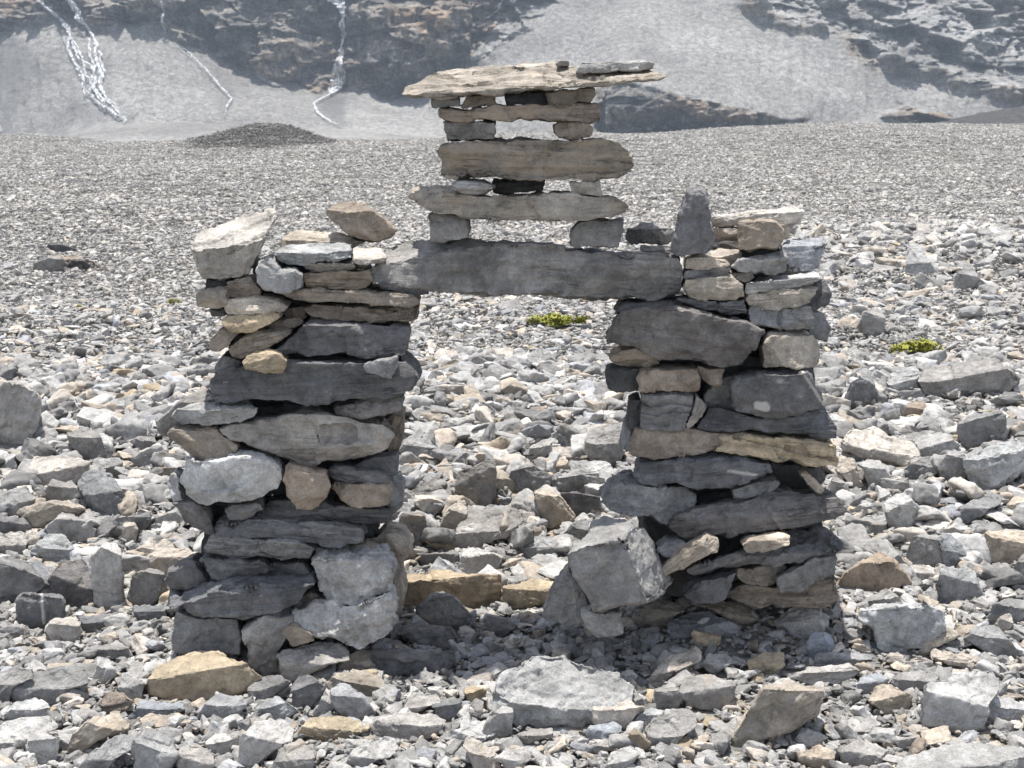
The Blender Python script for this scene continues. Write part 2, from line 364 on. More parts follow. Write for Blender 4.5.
# dark talus hill at the right edge
hx, hy = np.meshgrid(np.linspace(6, 95, 160), np.linspace(82, 190, 120))
hr = np.hypot((hx - 51) * 1.0, (hy - 120) * 0.8)
hz = 2.3 - 0.235 * hr + 0.25 * fbm(np.stack([hx * 0.35, hy * 0.35, hx * 0], -1).reshape(-1, 3), 5, 0.6).reshape(hx.shape)
def talus_material():
    k = NT('dark_talus'); p = k.n('ShaderNodeNewGeometry').outputs['Position']
    c = k.mix(k.rng(k.noise(p, 3.0, 6, 0.7), 0.35, 0.65, 0, 1), (0.05, 0.05, 0.05), (0.115, 0.113, 0.112))
    k.l(c, k.b.inputs['Base Color']); k.b.inputs['Roughness'].default_value = 1.0; k.b.inputs['Specular IOR Level'].default_value = 0.05
    k.l(k.bump(k.noise(p, 2.5, 6, 0.7), 1.0, 0.3), k.b.inputs['Normal']); return k.m
link('hill', grid_mesh('hill', np.stack([hx, hy, np.maximum(hz, -9)], -1)), talus_material(), kind='structure')

# falling and running water on the mountainside
def water_material():
    k = NT('white_water'); p = k.n('ShaderNodeNewGeometry').outputs['Position']
    f = k.noise(k.vmul(p, (1.2, 0.5, 0.22)), 1.6, 5, 0.7)
    c = k.mix(k.rng(f, 0.38, 0.6, 0, 1), (0.40, 0.41, 0.43), (0.78, 0.79, 0.81))
    k.l(c, k.b.inputs['Base Color']); k.b.inputs['Roughness'].default_value = 0.5
    k.l(k.rng(k.noise(k.vmul(p, (2.4, 0.6, 0.55)), 1.3, 4, 0.7), 0.36, 0.60, 0.12, 0.92), k.b.inputs['Alpha'])
    return k.m
M_WATER = water_material()
def stream(name, pts, seed=1, wob=1.2):
    rnd = np.random.RandomState(seed); V = []; Fc = []
    P = []
    for (x1, y1, w1), (x2, y2, w2) in zip(pts[:-1], pts[1:]):
        n = max(2, int(math.hypot(x2 - x1, y2 - y1) / 1.6))
        for i in range(n):
            t = i / n; P.append((x1 + (x2 - x1) * t, y1 + (y2 - y1) * t, w1 + (w2 - w1) * t))
    P.append(pts[-1])
    off = 0; wv = 1
    for i, (x, y, wd) in enumerate(P):
        off = 0.85 * off + rnd.normal() * wob * 0.3; wv = 0.85 * wv + 0.15 * rnd.rand() * 2; ww = wd * max(0.15, 1.9 * wv - 0.75) * (0.7 if name == 'stream' else 1) * min(1, (len(P) - i) / 6)
        for s in (-1, 0, 1):
            q = on_mountain(x + off + s * ww * 0.5, y).copy(); c = on_mountain(x + off, y)
            q[1] = min(q[1], c[1]) - (0.8 if s == 0 else 0.3); V.append(q)
    for i in range(len(P) - 1):
        a = 3 * i; Fc += [(a, a + 1, a + 4, a + 3), (a + 1, a + 2, a + 5, a + 4)]
    me = new_mesh(name, V, Fc); return link(name, me, M_WATER, kind='structure')
stream('waterfall', [(60, -25, 2), (66, 0, 3), (72, 12, 3.5), (81, 28, 4), (85, 38, 4)], 1)
stream('stream', [(86, 40, 2), (92, 58, 3), (104, 66, 2), (108, 80, 2.5), (100, 92, 1.6), (112, 104, 2), (124, 112, 1.4)], 21, 2.0)
stream('stream', [(82, 38, 2), (83, 50, 1.4), (88, 64, 2), (96, 80, 1.3), (98, 98, 1.5)], 22, 2.0)
stream('stream', [(108, 44, 2.5), (115, 56, 2), (116, 70, 2.5), (110, 80, 1.6), (116, 94, 2.2), (128, 108, 2)], 23, 2.0)
stream('stream', [(85, 38, 3), (84, 55, 2), (94, 70, 2.5), (97, 88, 1.6), (104, 96, 2), (115, 104, 3), (128, 113, 2.6), (142, 120, 1.5)], 2)
stream('stream', [(85, 38, 1.6), (93, 50, 2.2), (99, 62, 1.6), (101, 76, 2.2), (110, 92, 1.6), (118, 105, 2)], 3)
stream('waterfall', [(90, -25, 3), (96, 0, 5), (101, 18, 6), (105, 34, 4)], 4)
stream('stream', [(105, 34, 3.4), (112, 46, 3), (110, 60, 2.6), (114, 74, 3), (112, 88, 2.6), (118, 100, 3), (131, 114, 2)], 5)
stream('stream', [(105, 40, 2), (103, 55, 2), (108, 68, 1.6), (104, 82, 2), (110, 96, 2), (120, 108, 2)], 6)
stream('waterfall', [(194, -20, 1.4), (190, 2, 1.8), (184, 18, 1.8), (179, 36, 1.6)], 7, 0.6)
stream('stream', [(193, 47, 1.3), (206, 58, 2), (214, 66, 2.2), (223, 76, 2.2), (231, 87, 2.6), (241, 97, 1.6), (236, 104, 1.6), (233, 113, 1.4)], 8)
stream('waterfall', [(330, -25, 4), (338, 0, 8), (349, 11, 11), (352, 18, 7), (349, 30, 6), (346, 50, 7), (344, 70, 8), (341, 84, 10), (337, 92, 13)], 9, 0.5)
stream('stream', [(340, 91, 5), (328, 97, 5), (319, 102, 3), (324, 110, 3), (333, 117, 3.5), (346, 124, 1.8)], 10)
stream('stream', [(306, 126, 1.6), (322, 131, 2.4), (338, 137, 2.2)], 11, 0.4)
stream('stream', [(-6, 104, 1.4), (4, 112, 2), (8, 120, 2), (15, 126, 2), (12, 132, 2), (26, 137, 2.4)], 12)
stream('stream', [(62, 130, 1.6), (50, 134, 2.2), (40, 138, 2)], 13, 0.5)
stream('stream', [(488, 22, 1.4), (500, 12, 1.6), (508, -4, 2)], 14)
# ---------------------------------------------------------------- stone data: kind, colour, face depth (m), thickness (m), outline, options, label
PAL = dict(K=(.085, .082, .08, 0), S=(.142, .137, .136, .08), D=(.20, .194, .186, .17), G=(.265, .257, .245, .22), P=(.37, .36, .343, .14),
           B=(.25, .207, .166, .34), T=(.36, .312, .255, .26), O=(.39, .318, .222, .40), W=(.42, .378, .33, .20), U=(.28, .283, .29, .02))
LP, RP, HD = 'stacked stones of the left pillar', 'stacked stones of the right pillar', 'stacked stones of the figure head'
ARCH = []
def A(group, kind, col, Y, t, outline, label, **o): ARCH.append((group, kind, col, Y, t, outline, label, o))
# --- left pillar, from the top
A(LP, 'wedge_stone', 'W', 4.24, .42, '190,249 194,240 202,227 230,216 255,207 280,200 282,214 277,233 266,252 252,267 246,277 217,281 202,279 195,265',
  'large pale wedge slab tilted up on top of the left pillar', groove=[((190, 246), (215, 240), (236, 233)), ((245, 215), (262, 210), (279, 206)), ((228, 251), (245, 244), (267, 233)), ((200, 229), (214, 225))], cut=[((190, 250, 0), (262, 242, 0), (281, 198, .40)), ((247, 277, 0), (262, 243, 0), (283, 206, .34))], k=1, facets=2)
A(LP, 'perched_stone', 'B', 4.46, .22, '324,212 331,205 352,201 365,204 377,212 387,221 397,230 394,236 380,242 365,241 350,237 340,227 330,220',
  'dark brown angular boulder perched beside the left end of the lintel', tc=.25, k=1)
A(LP, 'stone_slab', 'T', 4.50, .26, '279,244 280,239 290,233 310,235 335,235 352,239 366,242 355,248 280,248',
  'flat tan slab just behind the bluish flat slab on the left pillar', k=.4, tc=.6)
A(LP, 'stone_slab', 'P', 4.26, .30, '274,252 280,245 305,243 340,242 352,245 352,257 330,262 305,266 287,265 276,259',
  'bluish flat slab with a bright top right of the wedge slab', cut=[((274, 256, 0), (352, 252, 0), (312, 240, .24))], k=1, strata=.8)
A(LP, 'stone_block', 'W', 4.24, .18, '352,249 356,246 380,246 387,257 385,262 360,266 353,262',
  'small bright flat stone against the lintel end', cut=[((352, 261, 0), (387, 258, 0), (370, 245, .15))], k=1, facets=2)
A(LP, 'stone_block', 'G', 4.22, .25, '255,272 260,262 266,256 274,261 280,269 294,270 302,276 301,289 290,292 277,293 262,290 256,284',
  'squarish grey block tucked under the right edge of the wedge slab', tc=.12)
A(LP, 'stone_slab', 'T', 4.28, .3, '303,269 310,265 330,264 354,263 355,269 340,273 312,273', 'thin tan flake under the bluish flat slab')
A(LP, 'stone_slab', 'B', 4.27, .3, '303,274 320,273 345,272 370,270 372,282 366,289 350,291 330,290 305,288',
  'brown flat stone with a pale broken right end below the thin tan flake', strata=.8)
A(LP, 'filler_stone', 'T', 4.28, .2, '226,283 240,279 251,277 253,285 242,288 228,289', 'small tan chip under the wedge slab')
A(LP, 'filler_stone', 'K', 4.34, .25, '205,279 234,280 232,290 206,291', 'blackish thin stone in the shade under the wedge slab')
A(LP, 'stone_block', 'T', 4.23, .26, '194,296 198,291 217,289 226,290 227,307 210,309 196,307', 'small tan block at the far left below the wedge slab')
A(LP, 'filler_stone', 'B', 4.27, .25, '222,289 232,284 255,283 260,290 260,297 237,299 225,298', 'brown lumpy stone right of the small tan block')
A(LP, 'stone_slab', 'T', 4.22, .28, '224,301 232,299 262,297 277,300 287,307 284,312 260,315 240,316 225,315', 'tan brown flat stone with a pointed right end')
A(LP, 'filler_stone', 'S', 4.30, .2, '209,309 225,309 225,317 211,317', 'tiny dark stone below the small tan block')
A(LP, 'stone_slab', 'O', 4.21, .26, '221,320 230,316 255,314 276,313 280,318 265,326 252,333 234,333 226,328', 'yellowish brown flat stone below the pointed tan stone')
A(LP, 'filler_stone', 'B', 4.30, .22, '265,325 280,318 301,318 303,325 287,330 270,331', 'small brown sliver left of the dark slate block')
A(LP, 'filler_stone', 'B', 4.33, .22, '280,311 290,308 304,307 306,319 287,320', 'small shaded brown stone under the long brown slab')
A(LP, 'wedge_stone', 'B', 4.24, .28, '208,342 217,331 227,328 239,333 228,345 216,353 208,351', 'brown wedge leaning at the left edge above the great dark slab')
A(LP, 'wedge_stone', 'B', 4.22, .30, '227,351 240,339 257,331 280,329 291,332 281,342 262,351 240,361 231,358', 'slanting brown stone with fine layers above the yellow corner stone', strata=.8)
A(LP, 'stone_slab', 'B', 4.25, .36, '281,295 300,289 330,290 355,291 387,292 415,296 420,302 412,308 370,305 320,303 292,300', 'long thin brown slab with a whitish right end below the lintel', strata=.8)
A(LP, 'stone_slab', 'S', 4.27, .26, '377,284 392,283 417,289 428,295 412,297 380,290', 'thin slate flake directly under the left end of the lintel')
A(LP, 'stone_slab', 'B', 4.28, .36, '301,310 320,306 355,306 405,306 419,309 416,319 405,322 370,323 330,321 310,317', 'shaded brown slab right under the long thin brown slab', strata=.8)
A(LP, 'stone_slab', 'S', 4.22, .40, '274,350 285,340 297,330 307,319 340,322 380,325 409,329 410,340 406,355 385,358 340,356 300,357 280,356',
  'dark slate block with a tan right edge above the great dark slab', strata=1, tc=.18)
A(LP, 'corner_stone', 'O', 4.14, .16, '242,363 247,357 265,351 279,355 286,362 282,375 265,373 245,370', 'small yellow stone on the front of the great dark slab', facets=3)
A(LP, 'corner_stone', 'G', 4.15, .12, '364,365 375,360 397,357 399,367 391,380 377,376 366,371', 'grey teardrop shaped stone on the right front of the great dark slab')
A(LP, 'stone_slab', 'S', 4.20, .46, '209,381 211,373 232,370 255,362 290,357 362,358 400,357 415,366 422,378 416,388 397,398 365,403 325,406 285,403 257,400 225,405 210,403',
  'great dark slate slab spanning the whole left pillar', strata=1.4, tc=.12)
A(LP, 'stone_block', 'S', 4.30, .26, '213,368 222,355 241,362 243,371 217,373', 'dark slate corner behind the left end of the great dark slab')
A(LP, 'stone_slab', 'D', 4.33, .30, '157,420 175,405 195,391 209,387 216,400 200,425 176,438 159,435', 'dark slab leaning outward at the far left of the left pillar', k=1, tc=.3)
A(LP, 'stone_slab', 'G', 4.17, .30, '171,417 177,409 195,401 210,402 232,401 250,399 258,409 256,416 240,422 210,426 182,425', 'grey rounded slab under the left end of the great dark slab', tc=.45, k=1)
A(LP, 'stone_slab', 'S', 4.22, .30, '331,409 350,404 390,398 402,399 402,411 375,418 350,420 335,415', 'dark slate tongue under the right end of the great dark slab')
A(LP, 'wedge_stone', 'B', 4.17, .28, '166,436 175,424 192,425 215,430 238,447 233,458 212,463 197,461 190,460 177,448', 'brown wedge jutting left above the biggest pale block', tc=.22)
A(LP, 'stone_block', 'G', 4.20, .40, '215,430 230,424 265,419 290,413 315,408 330,414 350,417 382,425 395,435 388,448 370,460 350,465 325,462 312,473 297,468 280,461 250,447 230,441',
  'big long grey stone with a square notch in its face', tc=.10, facets=4, notch=[(322, 427, 353, 443, .035)])
A(LP, 'stone_block', 'P', 4.14, .36, '176,484 184,460 200,462 225,459 242,451 262,455 280,466 283,480 278,491 260,500 237,504 195,507 185,500 181,490',
  'biggest pale block on the left side of the left pillar', tc=.12, facets=4, gain=1.3)
A(LP, 'corner_stone', 'B', 4.15, .2, '282,480 287,465 295,467 310,472 325,474 330,487 325,502 312,512 295,509 287,498', 'brown disc shaped stone standing on its edge in the pillar front', facets=2)
A(LP, 'filler_stone', 'S', 4.27, .24, '349,468 375,457 397,455 397,476 385,475 362,472', 'small slate stone under the right end of the notched grey stone')
A(LP, 'stone_slab', 'S', 4.22, .28, '325,473 335,467 357,470 387,475 390,483 370,485 332,481', 'thin slate slab above the rust tinted brown block')
A(LP, 'stone_block', 'B', 4.20, .26, '330,490 334,481 362,483 387,483 391,492 388,505 370,509 350,506 341,499', 'rust tinted brown block right of the disc shaped stone')
A(LP, 'stone_block', 'D', 4.38, .3, '386,478 403,487 402,510 391,516 385,500', 'shaded dark stone on the inner side of the left pillar')
A(LP, 'stone_slab', 'S', 4.22, .3, '171,502 182,499 195,505 208,512 214,537 195,531 182,523', 'dark slab sloping down to the right below the biggest pale block')
A(LP, 'stone_slab', 'P', 4.26, .22, '166,482 171,474 178,477 178,490 184,501 172,503', 'thin upright grey flake left of the biggest pale block')
A(LP, 'filler_stone', 'D', 4.23, .24, '223,511 232,506 260,501 263,510 250,520 229,521', 'small dark stone wedged under the biggest pale block')
A(LP, 'stone_slab', 'S', 4.25, .36, '256,514 267,504 290,500 325,501 365,510 391,514 391,523 362,526 300,523 262,519', 'upper of two long slate slabs below the disc stone', strata=1)
A(LP, 'stone_slab', 'S', 4.19, .38, '212,528 217,518 255,518 300,520 340,524 362,530 365,542 340,548 310,546 290,541 255,538 215,538', 'lower of two long slate slabs below the disc stone', strata=1)
A(LP, 'stone_slab', 'D', 4.16, .32, '202,556 204,545 211,538 250,537 290,541 305,544 315,550 308,560 280,563 245,560', 'medium grey flat slab below the two long slate slabs', tc=.15)
A(LP, 'stone_block', 'S', 4.16, .28, '199,561 204,559 232,560 260,561 269,570 266,576 237,580 212,581 204,570', 'blue black block with a pale lower edge above the leaf shaped slab')
A(LP, 'filler_stone', 'D', 4.24, .3, '265,573 270,561 303,561 312,575 311,584 267,584', 'shaded grey filler stone right of the blue black block')
A(LP, 'stone_block', 'S', 4.18, .26, '164,583 169,570 190,560 200,572 211,585 190,590 172,592', 'small black slate block at the left edge above the leaf shaped slab', tc=.2)
A(LP, 'stone_slab', 'S', 4.08, .40, '160,600 175,596 205,587 232,581 275,579 310,579 316,587 300,600 285,611 255,620 235,623 192,620 180,608',
  'large dark leaf shaped slab with a lit left tip low in the pillar', strata=1, tc=.14, cut=[((178, 608, 0), (215, 590, 0), (172, 590, .25))])
A(LP, 'base_stone', 'D', 4.13, .34, '170,652 174,613 197,620 237,620 243,640 241,655 200,655 177,654', 'dark base block under the left end of the leaf shaped slab', facets=4)
A(LP, 'base_stone', 'G', 4.08, .3, '240,632 260,619 285,610 295,622 286,637 278,652 278,676 262,679 247,664 244,646', 'rough grey base stone standing upright below the leaf shaped slab', facets=4)
A(LP, 'base_stone', 'G', 4.13, .36, '309,567 315,554 337,552 365,554 387,556 394,567 393,585 390,596 370,601 357,608 335,606 320,593', 'rough light grey boulder low on the right of the left pillar', rough=1.8, gain=1.35)
A(LP, 'base_stone', 'G', 4.08, .40, '289,613 312,606 335,604 357,606 390,594 397,605 397,626 383,640 360,653 340,645 315,640 295,629', 'pitted light grey boulder at the very bottom right of the left pillar', rough=1.8, gain=1.25)
A(LP, 'filler_stone', 'T', 4.25, .22, '332,551 365,545 376,549 371,556 336,558', 'thin tan stone on top of the rough light grey boulder')
A(LP, 'stone_block', 'T', 4.36, .32, '360,543 375,539 385,530 405,537 413,552 402,566 388,562 368,552', 'tan block on the inner side behind the rough light grey boulder')
A(LP, 'stone_block', 'T', 4.32, .3, '387,560 401,565 405,590 401,617 391,627', 'narrow tan inner corner stone beside the rough light grey boulder')
A(LP, 'filler_stone', 'B', 4.06, .16, '280,632 290,624 312,634 315,642 292,648', 'small brown chock stone between the upright and pitted base stones')
A(LP, 'filler_stone', 'B', 4.20, .3, '295,603 312,591 326,602 302,612', 'brown sliver in the gap under the leaf shaped slab tip')
A(LP, 'stone_block', 'B', 4.36, .3, '380,424 395,411 403,414 402,436 397,456 388,459 390,440', 'brown stone on the inner side behind the notched grey stone')
A(LP, 'gap_backing', 'K', 4.42, .36, '222,300 300,284 396,288 402,340 396,356 230,356', 'dark core stone seen in gaps between brown stones of the left pillar', k=.6)  # added backing; the darkness of the gaps is put into its near-black colour
A(LP, 'gap_backing', 'K', 4.38, .36, '196,396 394,396 392,450 388,498 220,496 198,440', 'dark core stone seen in gaps under the great dark slab', k=.6)  # added behind the joints, near black to stand in for their shade
A(LP, 'gap_backing', 'K', 4.40, .36, '204,500 384,496 384,560 392,640 210,640 196,570', 'dark core stone seen in gaps low in the left pillar', k=.6)  # added backing, gap shade given as a near-black stone
A(LP, 'gap_backing', 'D', 4.46, .25, '250,262 275,255 352,250 372,262 372,285 300,292 256,290', 'shaded core stone seen in gaps under the bluish flat slab', k=.6)  # added backing, closes holes where bright ground showed between the stones
# --- lintel and head
A('stones bridging the pillars', 'lintel_stone', 'D', 4.27, .40, '366,272 378,258 385,247 400,239 450,239 505,240 560,245 600,248 650,253 681,257 685,275 682,296 660,302 600,302 540,299 480,296 430,291 390,286 372,282',
  'long grey lintel slab bridging the two pillars', strata=1.3, k=.8, cut=[((366, 271, 0), (440, 254, 0), (400, 236, .26))], facets=2, gain=1.2, grain=.4)
A(HD, 'cap_stone', 'T', 4.22, .46, '400,92 404,84 420,76 446,66 480,63 505,62 546,60 580,62 615,64 649,66 669,75 661,80 630,82 599,87 555,91 505,95 439,98 411,97',
  'wide layered pale capstone on the very top of the arch', strata=.9, sw=.3, gain=.82, stain=.22, k=1, groove=[((402, 91), (450, 82), (520, 85), (600, 79), (662, 76)), ((476, 73), (520, 67), (562, 74), (600, 74))], cut=[((400, 95, 0), (669, 79, 0), (540, 58, .34))], facets=2, rough=.7)
A(HD, 'stone_slab', 'G', 4.30, .14, '577,72 582,62 640,60 654,62 654,68 640,71 580,73', 'thin grey stone lying on the right side of the capstone', strata=1)
A(HD, 'filler_stone', 'D', 4.42, .10, '556,64 558,60 568,60 569,66 558,66', 'tiny dark chip lying on the capstone')
A(HD, 'filler_stone', 'D', 4.26, .2, '431,98 459,96 460,106 432,108', 'small dark block under the left end of the capstone')
A(HD, 'filler_stone', 'B', 4.27, .2, '460,106 467,96 495,94 496,106 462,108', 'small brown chip beside the dark block under the capstone')
A(HD, 'filler_stone', 'K', 4.30, .22, '506,95 530,91 549,92 553,105 507,106', 'blackish stone under the middle of the capstone')
A(HD, 'filler_stone', 'B', 4.27, .22, '545,92 595,88 596,95 590,103 549,106', 'brown flat stone under the right half of the capstone')
A(HD, 'stone_slab', 'B', 4.25, .28, '437,110 440,108 475,107 520,105 575,102 597,102 601,110 601,121 590,123 575,121 560,122 540,120 480,120 450,121 440,118',
  'long brown slab second from the top of the head', strata=1.2, k=.5, stain=.55)
A(HD, 'stone_block', 'D', 4.26, .22, '444,122 495,121 495,139 446,141', 'rectangular grey block on the left under the long brown slab', facets=0, strata=.8)
A(HD, 'stone_block', 'B', 4.27, .2, '554,125 560,122 587,121 594,129 591,137 572,140 560,138 555,134', 'small grey brown stone on the right under the long brown slab')
A(HD, 'stone_slab', 'T', 4.23, .30, '436,149 438,145 450,142 500,139 550,138 600,138 620,144 630,155 634,165 630,174 615,179 597,181 550,180 500,179 457,179 445,179 439,174 441,165 439,155',
  'thick grey brown slab with a rounded right end in the head', strata=1.4, facets=2, k=.5, gain=.8, stain=.5, groove=[((438, 173), (480, 168), (540, 175), (600, 170), (634, 168)), ((600, 160), (634, 161))])
A(HD, 'filler_stone', 'G', 4.24, .18, '452,185 460,180 485,181 495,187 487,194 465,195 455,191', 'small grey stone under the left of the thick grey brown slab')
A(HD, 'filler_stone', 'K', 4.34, .2, '493,180 545,180 543,190 525,193 493,193', 'blackish flat stone under the middle of the thick grey brown slab')
A(HD, 'filler_stone', 'T', 4.25, .18, '570,182 600,181 602,197 572,194', 'small tan block under the right of the thick grey brown slab')
A(HD, 'stone_slab', 'T', 4.23, .30, '415,201 432,197 452,194 475,195 500,197 530,195 560,191 575,194 600,196 620,197 630,205 628,212 612,220 580,223 540,222 505,221 462,218 435,213',
  'tan slab with pointed left end at the bottom of the head', strata=1.3, k=.5, gain=.95, stain=.5)
A(HD, 'stone_slab', 'W', 4.42, .24, '407,197 412,187 450,185 470,190 455,198 415,201', 'pale slab end sticking out behind the tan pointed slab', k=1, tc=.5)
A(HD, 'stone_block', 'D', 4.28, .2, '427,214 432,212 469,217 469,237 460,241 431,242', 'dark supporting block on the left of the lintel', facets=3)
A(HD, 'stone_block', 'D', 4.28, .2, '570,237 572,229 580,222 624,219 624,232 618,247 570,247', 'dark rounded supporting block on the right of the lintel', facets=2)
# --- right pillar, from the top
A(RP, 'upright_stone', 'S', 4.27, .14, '672,254 675,232 682,207 687,190 691,187 699,187 707,192 710,207 712,230 714,250 707,255 695,254 680,257',
  'dark pointed stone standing upright beside the right lintel end', rough=1.6, tc=.04)
A(RP, 'perched_stone', 'D', 4.55, .2, '624,237 627,229 642,223 660,224 674,230 675,240 660,245 645,243 632,243', 'dark rough rock left of the pointed upright stone', rough=1.6, k=1, tc=.3)
A(RP, 'filler_stone', 'P', 4.50, .2, '640,245 655,247 682,243 683,253 655,254 640,251', 'pale flat chip behind the lintel beside the pointed upright stone', k=1)
A(RP, 'stone_slab', 'W', 4.50, .2, '710,217 740,212 775,209 797,206 804,212 800,221 790,227 760,225 712,228', 'long pale slab slanting up at the top right', tc=.35, k=1, strata=1)
A(RP, 'stone_slab', 'T', 4.48, .22, '712,229 737,228 752,230 752,240 736,244 714,243', 'tan stone under the long pale slanting slab', k=.6)
A(RP, 'filler_stone', 'T', 4.47, .18, '775,224 790,226 790,239 778,244', 'small tan piece under the right end of the slanting slab')
A(RP, 'filler_stone', 'K', 4.46, .2, '712,242 745,240 780,246 780,262 715,256', 'dark shaded stone under the brown cube')
A(RP, 'stone_block', 'B', 4.30, .24, '737,227 739,221 765,218 776,219 784,230 783,242 778,250 750,251 738,249', 'brown cube shaped block on top of the right pillar', facets=2, k=1, tc=.1)
A(RP, 'stone_block', 'U', 4.42, .3, '780,247 790,239 820,236 826,240 823,252 818,267 812,271 788,273 786,257', 'purplish grey rough rock at the outer top of the right pillar', tc=.3, k=1)
A(RP, 'stone_block', 'G', 4.30, .26, '731,267 740,259 760,254 786,252 788,262 785,272 760,274 740,272', 'mottled grey rock below the brown cube', tc=.3, k=1)
A(RP, 'stone_slab', 'W', 4.36, .26, '709,252 717,247 740,250 741,258 732,265 717,260', 'bright pale flake right of the pointed upright stone', tc=.55, k=1)
A(RP, 'stone_slab', 'T', 4.27, .26, '685,270 687,259 705,256 728,261 731,266 700,271', 'tan grey flat stone just below the pointed upright stone', tc=.25)
A(RP, 'stone_slab', 'D', 4.27, .26, '684,276 687,272 720,267 731,269 728,274 710,279 686,280', 'thin grey stone between two tan stones near the lintel end')
A(RP, 'stone_block', 'T', 4.24, .28, '684,288 686,281 710,277 732,275 744,286 745,298 735,301 710,302 690,297', 'tan faceted block right of the lintel end', facets=5, tc=.15)
A(RP, 'filler_stone', 'B', 4.30, .2, '730,272 752,272 755,278 745,284 735,278', 'small brown filler stone right above the tan faceted block')
A(RP, 'stone_slab', 'S', 4.26, .3, '677,300 687,299 712,302 745,302 747,313 730,316 705,311', 'thin dark slate wedge under the tan faceted block')
A(RP, 'stone_slab', 'P', 4.24, .34, '745,291 750,282 760,276 790,273 817,272 825,279 810,285 785,290 760,294 747,295', 'flat slab with bright top and dark edge on the outer right pillar',
  cut=[((745, 288, 0), (826, 280, 0), (790, 269, .3))], k=1, strata=1)
A(RP, 'stone_block', 'S', 4.34, .3, '805,288 825,279 833,294 830,303 815,312 806,308', 'dark outer end stone behind the tan layered slab')
A(RP, 'stone_slab', 'T', 4.25, .32, '746,300 750,294 775,290 807,287 820,290 812,303 790,308 762,311 750,307', 'tan layered slab under the bright topped flat slab', strata=1.2)
A(RP, 'stone_block', 'G', 4.25, .3, '749,311 752,306 780,309 810,305 815,320 813,328 797,331 775,328 752,326', 'grey block with a vertical crack below the tan layered slab', facets=3, groove=[((781, 308), (779, 318), (781, 332))])
A(RP, 'stone_block', 'D', 4.34, .3, '811,312 825,315 834,330 828,343 808,338', 'dark outer stone beside the cracked grey block')
A(RP, 'stone_slab', 'S', 4.30, .3, '615,314 622,303 680,300 702,307 690,318', 'dark slate piece between the lintel and the big dark boulder')
A(RP, 'stone_block', 'S', 4.20, .42, '604,345 612,327 625,312 645,306 675,304 700,312 725,316 750,322 765,330 760,348 750,360 740,369 720,370 695,365 660,363 652,356 635,347',
  'big dark slate boulder supporting the right end of the lintel', facets=5, tc=.1)
A(RP, 'stone_slab', 'B', 4.25, .3, '610,360 622,351 637,348 654,354 660,366 635,369 617,367', 'brown rounded stone under the left of the big dark boulder')
A(RP, 'stone_block', 'T', 4.22, .34, '762,348 770,335 797,331 812,335 821,343 822,358 818,368 795,370 764,369', 'light brown squarish block on the outer right pillar', facets=4, tc=.15)
A(RP, 'stone_block', 'K', 4.24, .28, '607,371 612,369 638,368 640,392 615,393 608,391', 'black block at the inner left edge of the right pillar')
A(RP, 'stone_block', 'B', 4.22, .28, '639,371 645,368 697,367 701,380 700,392 670,393 640,392', 'brown brick shaped stone right of the black block', strata=1, facets=1)
A(RP, 'filler_stone', 'B', 4.24, .2, '697,367 725,369 723,383 717,389 702,380', 'small brown triangular stone under the big dark boulder')
A(RP, 'filler_stone', 'D', 4.29, .28, '704,396 717,379 732,376 741,390 737,412 706,409', 'shaded grey stone left of the trapezoid slate')
A(RP, 'stone_block', 'S', 4.19, .34, '731,386 736,377 760,373 805,370 812,375 826,402 820,411 790,417 765,420 750,415 735,411 732,398',
  'bluish slate trapezoid with a pale round spot', facets=3, tc=.08, mark=[((758, 406), (764, 407), 8), ((765, 406), (766, 408), 7), ((803, 372), (822, 402), 1.6)])
A(RP, 'stone_block', 'D', 4.22, .3, '640,408 644,394 672,392 695,395 690,418 686,430 667,433 641,430', 'dark square block with horizontal cracks', facets=1, strata=.6, groove=[((640, 402), (655, 405), (670, 401), (696, 406)), ((641, 411), (660, 413), (675, 410), (692, 412)), ((645, 422), (668, 424))])
A(RP, 'wedge_stone', 'G', 4.20, .2, '687,431 696,395 707,407 701,420', 'thin light grey wedge right of the cracked square block')
A(RP, 'stone_slab', 'S', 4.23, .34, '697,428 710,410 730,411 760,418 790,415 815,411 827,406 839,430 838,440 817,441 790,436 760,432 725,432 707,435',
  'long dark slate under the trapezoid slate', facets=4)
A(RP, 'stone_block', 'K', 4.27, .26, '627,428 630,401 642,398 642,428 631,432', 'narrow black upright stone left of the cracked square block')
A(RP, 'stone_block', 'G', 4.34, .2, '620,448 626,422 632,428 631,453', 'narrow rough grey sliver at the inner edge of the right pillar')
A(RP, 'stone_slab', 'B', 4.20, .34, '632,443 635,430 662,428 700,431 720,434 726,441 715,450 695,456 665,459 632,457', 'brown slab with a blunt point at its right end', facets=3, strata=.8)
A(RP, 'stone_slab', 'O', 4.21, .36, '712,452 722,444 719,434 740,433 775,437 812,440 837,445 838,468 815,468 780,463 750,457',
  'ochre plank of stone with dark bluish streaks', strata=.6, facets=1, groove=[((776, 450), (780, 457)), ((735, 437), (790, 448), (836, 460))])
A(RP, 'stone_slab', 'S', 4.17, .36, '633,476 640,466 672,459 710,454 737,459 772,465 775,474 760,481 730,489 705,489 675,486 640,486', 'dark lens shaped slate with a white scratch', facets=5, tc=.25, mark=[((728, 471), (757, 475), 1.6)])
A(RP, 'stone_block', 'K', 4.33, .3, '772,463 825,469 828,480 816,496 780,492 770,478', 'black recessed stone under the right end of the ochre plank')
A(RP, 'filler_stone', 'T', 4.22, .1, '800,474 806,473 813,478 825,490 821,496 810,487', 'small tan splinter under the right end of the ochre plank')
A(RP, 'stone_slab', 'G', 4.20, .26, '734,491 750,485 775,481 781,484 775,491 750,498 735,503', 'thin grey sliver above the flecked slate slab')
